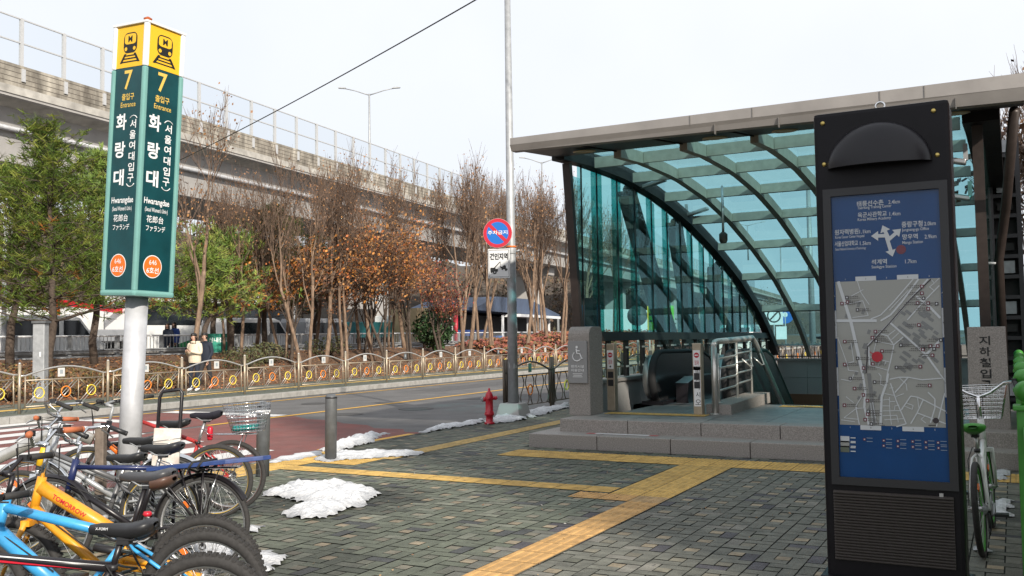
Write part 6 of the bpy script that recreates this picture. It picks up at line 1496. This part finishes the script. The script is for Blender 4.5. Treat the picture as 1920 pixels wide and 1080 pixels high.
truck('dark canvas covered truck behind the straight pale trunk', 655, -40, m_dark, 7, boxh=2.9)
truck('white truck with a blue bed below the red maple', 846, -36, mat('blue truck bed', (.03, .09, .36), .45), 6, boxh=1.4, flip=-1)
truck('large white lorry seen through the glass wall', 1195, -31, m_vwhite, 13, boxh=3.1, boxlow=.6)
# yellow and black striped barrier
yb = thing('striped_barrier', 'tan concrete block painted with slanting yellow and black stripes among the trees', 'barrier', PX(768, 640, -33).xy.to_3d()+Vector((0, 0, .5)), (0, 0, R(62)))
q = B(); q.box((0, 0, 1.3), (.8, 3.4, 2.9), mat('tan concrete', (.38, .29, .17), .8, var=.15, scale=1)); q.build('block', yb)
q = B(); q.box((.41, 0, 1.15), (.04, 3.4, .9), m_signyel); bb = q.build('board', yb)
q = B()
for k in range(5): q.quad([(.434, -1.5+k*.72, .7), (.434, -1.2+k*.72, .7), (.434, -1.5+k*.72, 1.6), (.434, -1.8+k*.72, 1.6)] if k else [(.434, -1.5, .7), (.434, -1.2, .7), (.434, -1.5, 1.6), (.434, -1.7, 1.6)], m_ink)
q.build('stripe', bb)
# blue roofed depot
p0 = PX(905, 640, -37); dpt = thing('market_shed', 'open shed with a blue tarpaulin roof and white awning beyond the red hedge', 'shed', (p0.x, p0.y, .4), (0, 0, R(12)))
q = B(); q.prism([(-9, 3.1), (-4, 4.0), (5, 4.1), (16, 3.0), (16, 2.8), (-9, 2.9)], -2.5, 2.5, lambda u, v_, s_: (s_, u, v_), m_tarp); q.build('roof', dpt)
q = B(); q.box((2.6, 6, 2.65), (1.4, 14, .22), m_signwhite); q.build('awning', dpt)
q = B(); q.box((-1, 3, 1.3), (3, 22, 2.7), m_dark); q.build('interior', dpt)
for k in range(7): q = B(); q.box((2.7, -7+k*3.6, 1.3), (.16, .16, 2.6), m_signwhite if k % 2 else m_galv); q.build('post', dpt)
for k in range(4): q = B(); q.box((2.4, -5+k*4.7, .55), (1.0, 1.6, 1.1), (m_signblue, m_dark, m_maproon, m_vgrey)[k]); q.build('crate_stack', dpt)
p0 = PX(855, 640, -33.5); q = B(); q.tube([(0, 0, -.2), (0, 0, 2.9)], .16, m_red, 12); q.lathe([(.19, 2.9), (.19, 2.98)], m_red, (0, 0, 0), 12); o = q.build('red_post'); o.location = (p0.x, p0.y, .5); tag(o, 'thick red post left of the forked bare tree', 'post')
# green bus stop board by the rail
p0 = PX(410, 645, -28.6); gsn = thing('green_sign', 'green sign board with white Korean lettering on the guard rail', 'sign', (p0.x, p0.y, 1.25), (0, 0, R(50)))
q = B(); q.box((0, 0, -.1), (.9, .05, 1.2), mat('sign green', (.01, .25, .17), .4)); pq = q.build('board', gsn); q = B(); q.text('신내집고', (0, -.028, .25), X_, Z_, m_signwhite, w=.8, h=.2, bold=.02); q.box((0, -.028, -.3), (.7, .004, .07), m_signwhite); q.build('lettering', pq)
p0 = PX(76, 690, -21.9); q = B(); q.box((0, 0, 1.0), (.30, .24, 2.0), m_galv, bev=.02); q.box((.02, -.02, 2.02), (.36, .3, .06), m_bollard); q.box((.05, -.125, 1.2), (.03, .01, .12), m_signwhite); o = q.build('utility_post'); o.location = (p0.x, p0.y, 0); o.rotation_euler = (0, 0, R(28)); tag(o, 'square grey utility post behind the fence below the big pine', 'utility post')
p0 = P(6, 722); t = thing('street_pole', 'slim pale pole with a short arm at the left edge before the pines', 'pole', (p0.x, p0.y, 0)); H = D_ = AT(22, 352, (p0-EYEV).dot(FWD)).z
q = B(); q.tube([(0, 0, 0), (0, 0, H)], [.095, .055], m_silver, 12); q.build('pole', t); q = B(); r_ = Vector((RIGHT.x, RIGHT.y, 0)); q.tube([Vector((0, 0, H-.05))+r_*.2, Vector((0, 0, H-.08))-r_*1.2], .04, m_silver, 6); q.box(Vector((0, 0, H-1.4))+r_*.12, (.16, .2, .5), m_galv); q.build('arm', t)
p0 = PX(384, 640, -30); t = thing('street_pole', 'thin pale pole behind the walking person', 'pole', (p0.x, p0.y, .4)); q = B(); q.tube([(0, 0, 0), (0, 0, 5.6)], [.09, .06], m_silver, 8); q.build('pole', t)
# far end of the street seen through the glass
lb = [('round no overtaking sign on a pole beyond the shelter', 1451, 592, 0), ('round blue traffic sign on a pole beyond the shelter', 1472, 590, 1)]
for l, px, py, k in lb:
    c = AT(px, py, 44); t = thing('traffic_sign', l, 'traffic sign', (c.x, c.y, 0), (0, 0, YAW)); q = B(); q.tube([(0, .03, 0), (0, .03, c.z+.4)], .04, m_galv, 8); q.build('pole', t)
    q = B()
    if k: q.disc((0, 0, c.z), X_, Z_, .42, m_signblue, 24); q.disc((0, -.003, c.z), X_, Z_, .12, m_signwhite, 12); q.box((-.2, 0, c.z-.85), (.5, .03, .6), m_signwhite)
    else: q.box((0, .005, c.z), (.85, .02, .85), m_signwhite); q.disc((0, -.01, c.z), X_, Z_, .33, m_ink, 24, .26); q.bar((-.2, -.012, c.z-.2), (.2, -.012, c.z+.2), .02, .07, m_ink)
    q.build('plate', t)
p0 = P(1388, 640, 0); c = AT(1388, 624, 46); van('small white car beyond the foot of the glass wall', 1388, -14, None, 4.0, -1, 'car').location = (c.x, c.y, -.15)
c = AT(1237, 596, 31); t = thing('banner_board', 'yellow and green banner board beyond the glass wall', 'banner', (c.x, c.y, 0), (0, 0, YAW)); q = B(); q.box((-.16, 0, c.z), (.5, .03, .8), m_signyel); q.box((.28, 0, c.z+.05), (.38, .03, .7), mat('banner green', (.16, .5, .04), .5)); q.box((-.16, -.018, c.z+.12), (.4, .006, .08), m_red); q.box((-.16, -.018, c.z-.1), (.42, .006, .05), m_ink); q.box((-.16, -.018, c.z+.3), (.3, .006, .1), m_signwhite); q.build('board', t); q = B(); q.tube([(-.35, .03, 0), (-.35, .03, c.z)], .03, m_galv, 6); q.tube([(.4, .03, 0), (.4, .03, c.z)], .03, m_galv, 6); q.build('post', t)
c = AT(1195, 592, 25); t = thing('round_sign_back', 'grey back of a round sign on a thin pole outside the glass wall', 'traffic sign', (c.x, c.y, 0), (0, 0, YAW)); q = B(); q.tube([(0, .03, -.15), (0, .03, c.z+.2)], .03, m_galv, 8); q.build('pole', t); q = B(); q.tube([(0, 0, c.z), (0, .015, c.z)], .27, m_bollard, 24); q.build('plate', t)
c = AT(1106, 585, 21); t = thing('vending_kiosk', 'blue kiosk with a dark panel behind the wheelchair pillar', 'kiosk', (c.x, c.y, -.15), (0, 0, YAW)); q = B(); q.box((0, 0, .95), (.46, .4, 1.9), mat('kiosk blue', (.03, .10, .22), .4), bev=.03); o = q.build('cabinet', t); q = B(); q.box((0, -.205, 1.7+.05), (.26, .02, .62), m_ink); q.box((0, -.205, 1.2), (.3, .015, .16), m_signblue); q.build('panel', o); t.location.z = .25
# ------------------------------------------------------------------ people on the far pavement
def skin_body(nodes, edges, mats_fn, name, root):
    me = bpy.data.meshes.new(name); names = list(nodes); me.from_pydata([nodes[k][0] for k in names], [(names.index(a), names.index(c)) for a, c in edges] and [], []) if False else None
    me = bpy.data.meshes.new(name); me.from_pydata([nodes[k][0] for k in names], [(names.index(a), names.index(c)) for a, c in edges], [])
    o = bpy.data.objects.new(name, me); COL.objects.link(o); md = o.modifiers.new('s', 'SKIN'); md.use_smooth_shade = True
    for i, k in enumerate(names):
        r_ = nodes[k][1]; me.skin_vertices[0].data[i].radius = (r_, r_) if isinstance(r_, float) else r_
    me.skin_vertices[0].data[0].use_root = True
    sb = o.modifiers.new('d', 'SUBSURF'); sb.levels = 2; sb.render_levels = 2
    dg = bpy.context.evaluated_depsgraph_get(); dg.update(); m2 = bpy.data.meshes.new_from_object(o.evaluated_get(dg)); bpy.data.objects.remove(o); m2.name = name
    ms = []
    for p in m2.polygons:
        m = mats_fn(p.center)
        if m not in ms: ms.append(m); m2.materials.append(m)
        p.material_index = ms.index(m); p.use_smooth = True
    o = bpy.data.objects.new(name, m2); COL.objects.link(o); o.parent = root; return o
def person(label, loc, rz, top, leg, pose='walk', H=1.68, hood=False, hair=True, shoe=None):
    t = thing('person', label, 'person', loc, (0, 0, rz), 'people on the far side of the road'); k = H/1.70
    st_ = .17 if pose == 'walk' else .04
    V_ = lambda x, y, z: (x*k, y*k, z*k)                 # y is the walking direction, x to the right
    n = {'pelvis': (V_(0, 0, .92), (.15*k, .11*k)), 'waist': (V_(0, 0, 1.06), (.145*k, .11*k)), 'chest': (V_(0, .0, 1.27), (.165*k, .12*k)), 'neck0': (V_(0, .01, 1.42), .07*k), 'neck': (V_(0, .03, 1.48), .05*k), 'head': (V_(0, .05, 1.56), (.075*k, .088*k)), 'crown': (V_(0, .045, 1.65), (.065*k, .075*k))}
    e = [('pelvis', 'waist'), ('waist', 'chest'), ('chest', 'neck0'), ('neck0', 'neck'), ('neck', 'head'), ('head', 'crown')]
    for s_, nm in ((-1, 'l'), (1, 'r')):
        sw = st_*s_
        n['hip'+nm] = (V_(s_*.09, 0, .86), .09*k); n['knee'+nm] = (V_(s_*.095, sw*.6+.04, .48), .065*k); n['ank'+nm] = (V_(s_*.095, sw-(.03 if sw < 0 else 0), .085), .045*k); n['toe'+nm] = (V_(s_*.105, sw+.15, .04), .038*k)
        e += [('pelvis', 'hip'+nm), ('hip'+nm, 'knee'+nm), ('knee'+nm, 'ank'+nm), ('ank'+nm, 'toe'+nm)]
        n['sh'+nm] = (V_(s_*.19, 0, 1.36), .075*k)
        if pose == 'walk' or s_ > 0 and pose == 'phone1':
            n['el'+nm] = (V_(s_*.24, -.03-.1*sw, 1.09), .058*k); n['wr'+nm] = (V_(s_*.23, .08-.4*sw, .87), .042*k); n['ha'+nm] = (V_(s_*.225, .10-.4*sw, .79), .03*k)
        else:
            n['el'+nm] = (V_(s_*.24, .02, 1.10), .06*k); n['wr'+nm] = (V_(s_*.10, .25, 1.17), .042*k); n['ha'+nm] = (V_(s_*.05, .31, 1.20), .03*k)
        e += [('chest', 'sh'+nm), ('sh'+nm, 'el'+nm), ('el'+nm, 'wr'+nm), ('wr'+nm, 'ha'+nm)]
    hands = [Vector(n['hal'][0]), Vector(n['har'][0])]
    def mf(c):
        if c.z > 1.46*k: return m_skin
        if min((c-h).length for h in hands) < .065*k: return m_skin
        if c.z < .10*k: return shoe or m_blkplastic
        if c.z < .90*k and abs(c.x) < .19*k: return leg
        return top
    bo_ = skin_body(n, e, mf, 'body', t)
    # fingers, nose, eyes, ears
    q = B()
    for hnd, wr in ((Vector(n['hal'][0]), Vector(n['wrl'][0])), (Vector(n['har'][0]), Vector(n['wrr'][0]))):
        d = (hnd-wr).normalized(); sd_ = d.cross(X_ if abs(d.x) < .7 else Z_).normalized()
        for i in range(4): o = hnd+d*.015*k+sd_*((i-1.5)*.016*k); L_ = (.055, .065, .06, .048)[i]*k; q.tube([o, o+d*L_*.55, o+d*L_*.9+Vector((0, 0, -.012*k))], [.0085*k, .008*k, .006*k], m_skin, 6)
        o = hnd-d*.02*k+sd_*.03*k; q.tube([o, o+sd_*.02*k+d*.025*k, o+sd_*.024*k+d*.05*k], [.009*k, .009*k, .007*k], m_skin, 6)
    q.lathe([(.003, .02), (.012, .0), (.013, -.012), (.004, -.02)], m_skin, V_(0, .142, 1.565), 8)
    for s_ in (-1, 1): q.lathe([(.002, .008), (.009, 0), (.002, -.008)], m_ink, V_(s_*.03, .126, 1.595), 8); q.lathe([(.004, .03), (.014, .01), (.014, -.015), (.005, -.03)], m_skin, V_(s_*.078, .045, 1.575), 8)
    q.tube([V_(-.025, .128, 1.525), V_(0, .134, 1.523), V_(.025, .128, 1.525)], .005*k, m_maproon, 5)
    q.build('face_and_fingers', t)
    q = B(); N = 14                                      # jacket skirt
    prof = [(1.0, .84), (1.08, .90), (1.06, 1.05), (1.12, 1.22), (1.0, 1.38)]
    v = []
    for sc, z in prof:
        for i in range(N): a = 2*math.pi*i/N; v.append(V_(.185*sc*math.cos(a), .135*sc*math.sin(a), z))
    q.add(v, [(j*N+i, j*N+(i+1) % N, (j+1)*N+(i+1) % N, (j+1)*N+i) for j in range(len(prof)-1) for i in range(N)], top, True); q.build('jacket', t)
    q = B(); v = []; prof = [(.02, 1.715), (.07, 1.70), (.094, 1.65), (.10, 1.58), (.098, 1.50 if hair else 1.56), (.10, 1.40 if hair else 1.53)]
    for r_, z in prof:
        for i in range(13): a = math.pi*1.0+R(-25)+(math.pi+R(50))*i/12 if z < 1.64 else math.pi*2*i/12; v.append(V_(r_*math.cos(a), .042+r_*1.08*math.sin(a), z))
    q.add(v, [(j*13+i, j*13+i+1, (j+1)*13+i+1, (j+1)*13+i) for j in range(len(prof)-1) for i in range(12)], m_hair, True); o = q.build('hair', t)
    if hood: q = B(); q.ring(V_(0, -.03, 1.44), .11*k, .035*k, top, 'z', 18, 7); q.build('hood', t)
    if pose == 'phone': q = B(); q.box(V_(0, .335, 1.24), (.075*k, .012, .14*k), m_blkplastic, Matrix.Rotation(R(-50), 3, 'X')); o = q.build('phone'); o.location = t.location; o.rotation_euler = t.rotation_euler; tag(o, 'black phone held by the person in the cream jacket', 'phone')
    return t
# walking towards the left of the picture, that is towards -Y along the pavement
person('person in a cream padded jacket looking at a phone on the far pavement', P(365, 734), R(180)+R(8), m_cream, m_navy, 'phone', 1.70, True, True, m_signwhite)
person('person in a dark jacket walking close behind the one in the cream jacket', P(386, 729), R(180), m_navy, mat('dark grey trousers', (.03, .03, .035), .9), 'walk', 1.72, False, False, m_orange)
pp = PX(315, 640, -30.2); person('distant person in a dark coat beyond the guard rail', (pp.x, pp.y, .56), R(190), m_navy, m_navy, 'walk', 1.65)
pp = PX(328, 640, -30.2); person('distant person in a blue jacket beyond the guard rail', (pp.x, pp.y, .56), R(175), m_bluecloth, m_navy, 'walk', 1.7)
# ------------------------------------------------------------------ overhead wire
a = AT(200, 362, 36); c = AT(905, -8, 17); q = B(); pts = []
for i in range(25):
    t = i/24; p_ = a.lerp(c, t); pts.append(p_-Vector((0, 0, .55*4*t*(1-t)*.35)))
d = (c-a); pts.append(c+d*.35+Vector((0, 0, .5))); pts.insert(0, a-d*.4-Vector((0, 0, -.6)))
q.tube(pts, .014, m_blkplastic, 5); tag(q.build('overhead_wire'), 'single dark overhead wire slanting up across the sky', 'wire')
# ------------------------------------------------------------------ unseen building added behind the viewer on the right, shaped to shade the entrance
bd = thing('shade_block', 'unseen tall brick block added behind the plaza to shade the entrance', 'building', (16.9, -8, 0))
m_brick = mat('brown brick', (.20, .11, .08), .85, var=.2, scale=12)
fp_ = [(0, 0), (44, 0), (58, -10), (13.6, -10)]; q = B(); q.prism(fp_, 0, 19.4, lambda u, v_, t: (u, v_, t), m_brick); q.build('wall', bd)
q = B(); q.prism([(a, c) for a, c in fp_], 19.4, 19.7, lambda u, v_, t: (u, v_*1.01, t), m_conc); q.build('roof', bd)
for fl_ in range(6):
    for k in range(11):
        q = B(); q.box((2.4+k*3.9, .02, 2+fl_*2.9), (1.9, .08, 1.5), m_vglass); w1 = q.build('window', bd); q = B(); q.box((2.4+k*3.9, .04, 1.2+fl_*2.9), (2.1, .18, .1), m_conc); q.build('sill', w1)
# unseen low block added right of the shelter to darken the glass wall's reflection
sb = thing('reflection_block', 'unseen low brick block added right of the shelter as a dark reflection', 'building', (5.2, 13, 0))
q = B(); q.box((6, 16, 4), (12, 32, 8), m_brick); q.build('wall', sb)
q = B(); q.box((6, 16, 8.12), (12.3, 32.3, .24), m_conc); q.build('roof', sb)
for fl_ in range(2):
    for k in range(9):
        q = B(); q.box((-.02, 2+k*3.4, 1.9+fl_*3.4), (.08, 1.9, 1.6), m_vglass); w1 = q.build('window', sb); q = B(); q.box((-.04, 2+k*3.4, 1.05+fl_*3.4), (.18, 2.1, .1), m_conc); q.build('sill', w1)
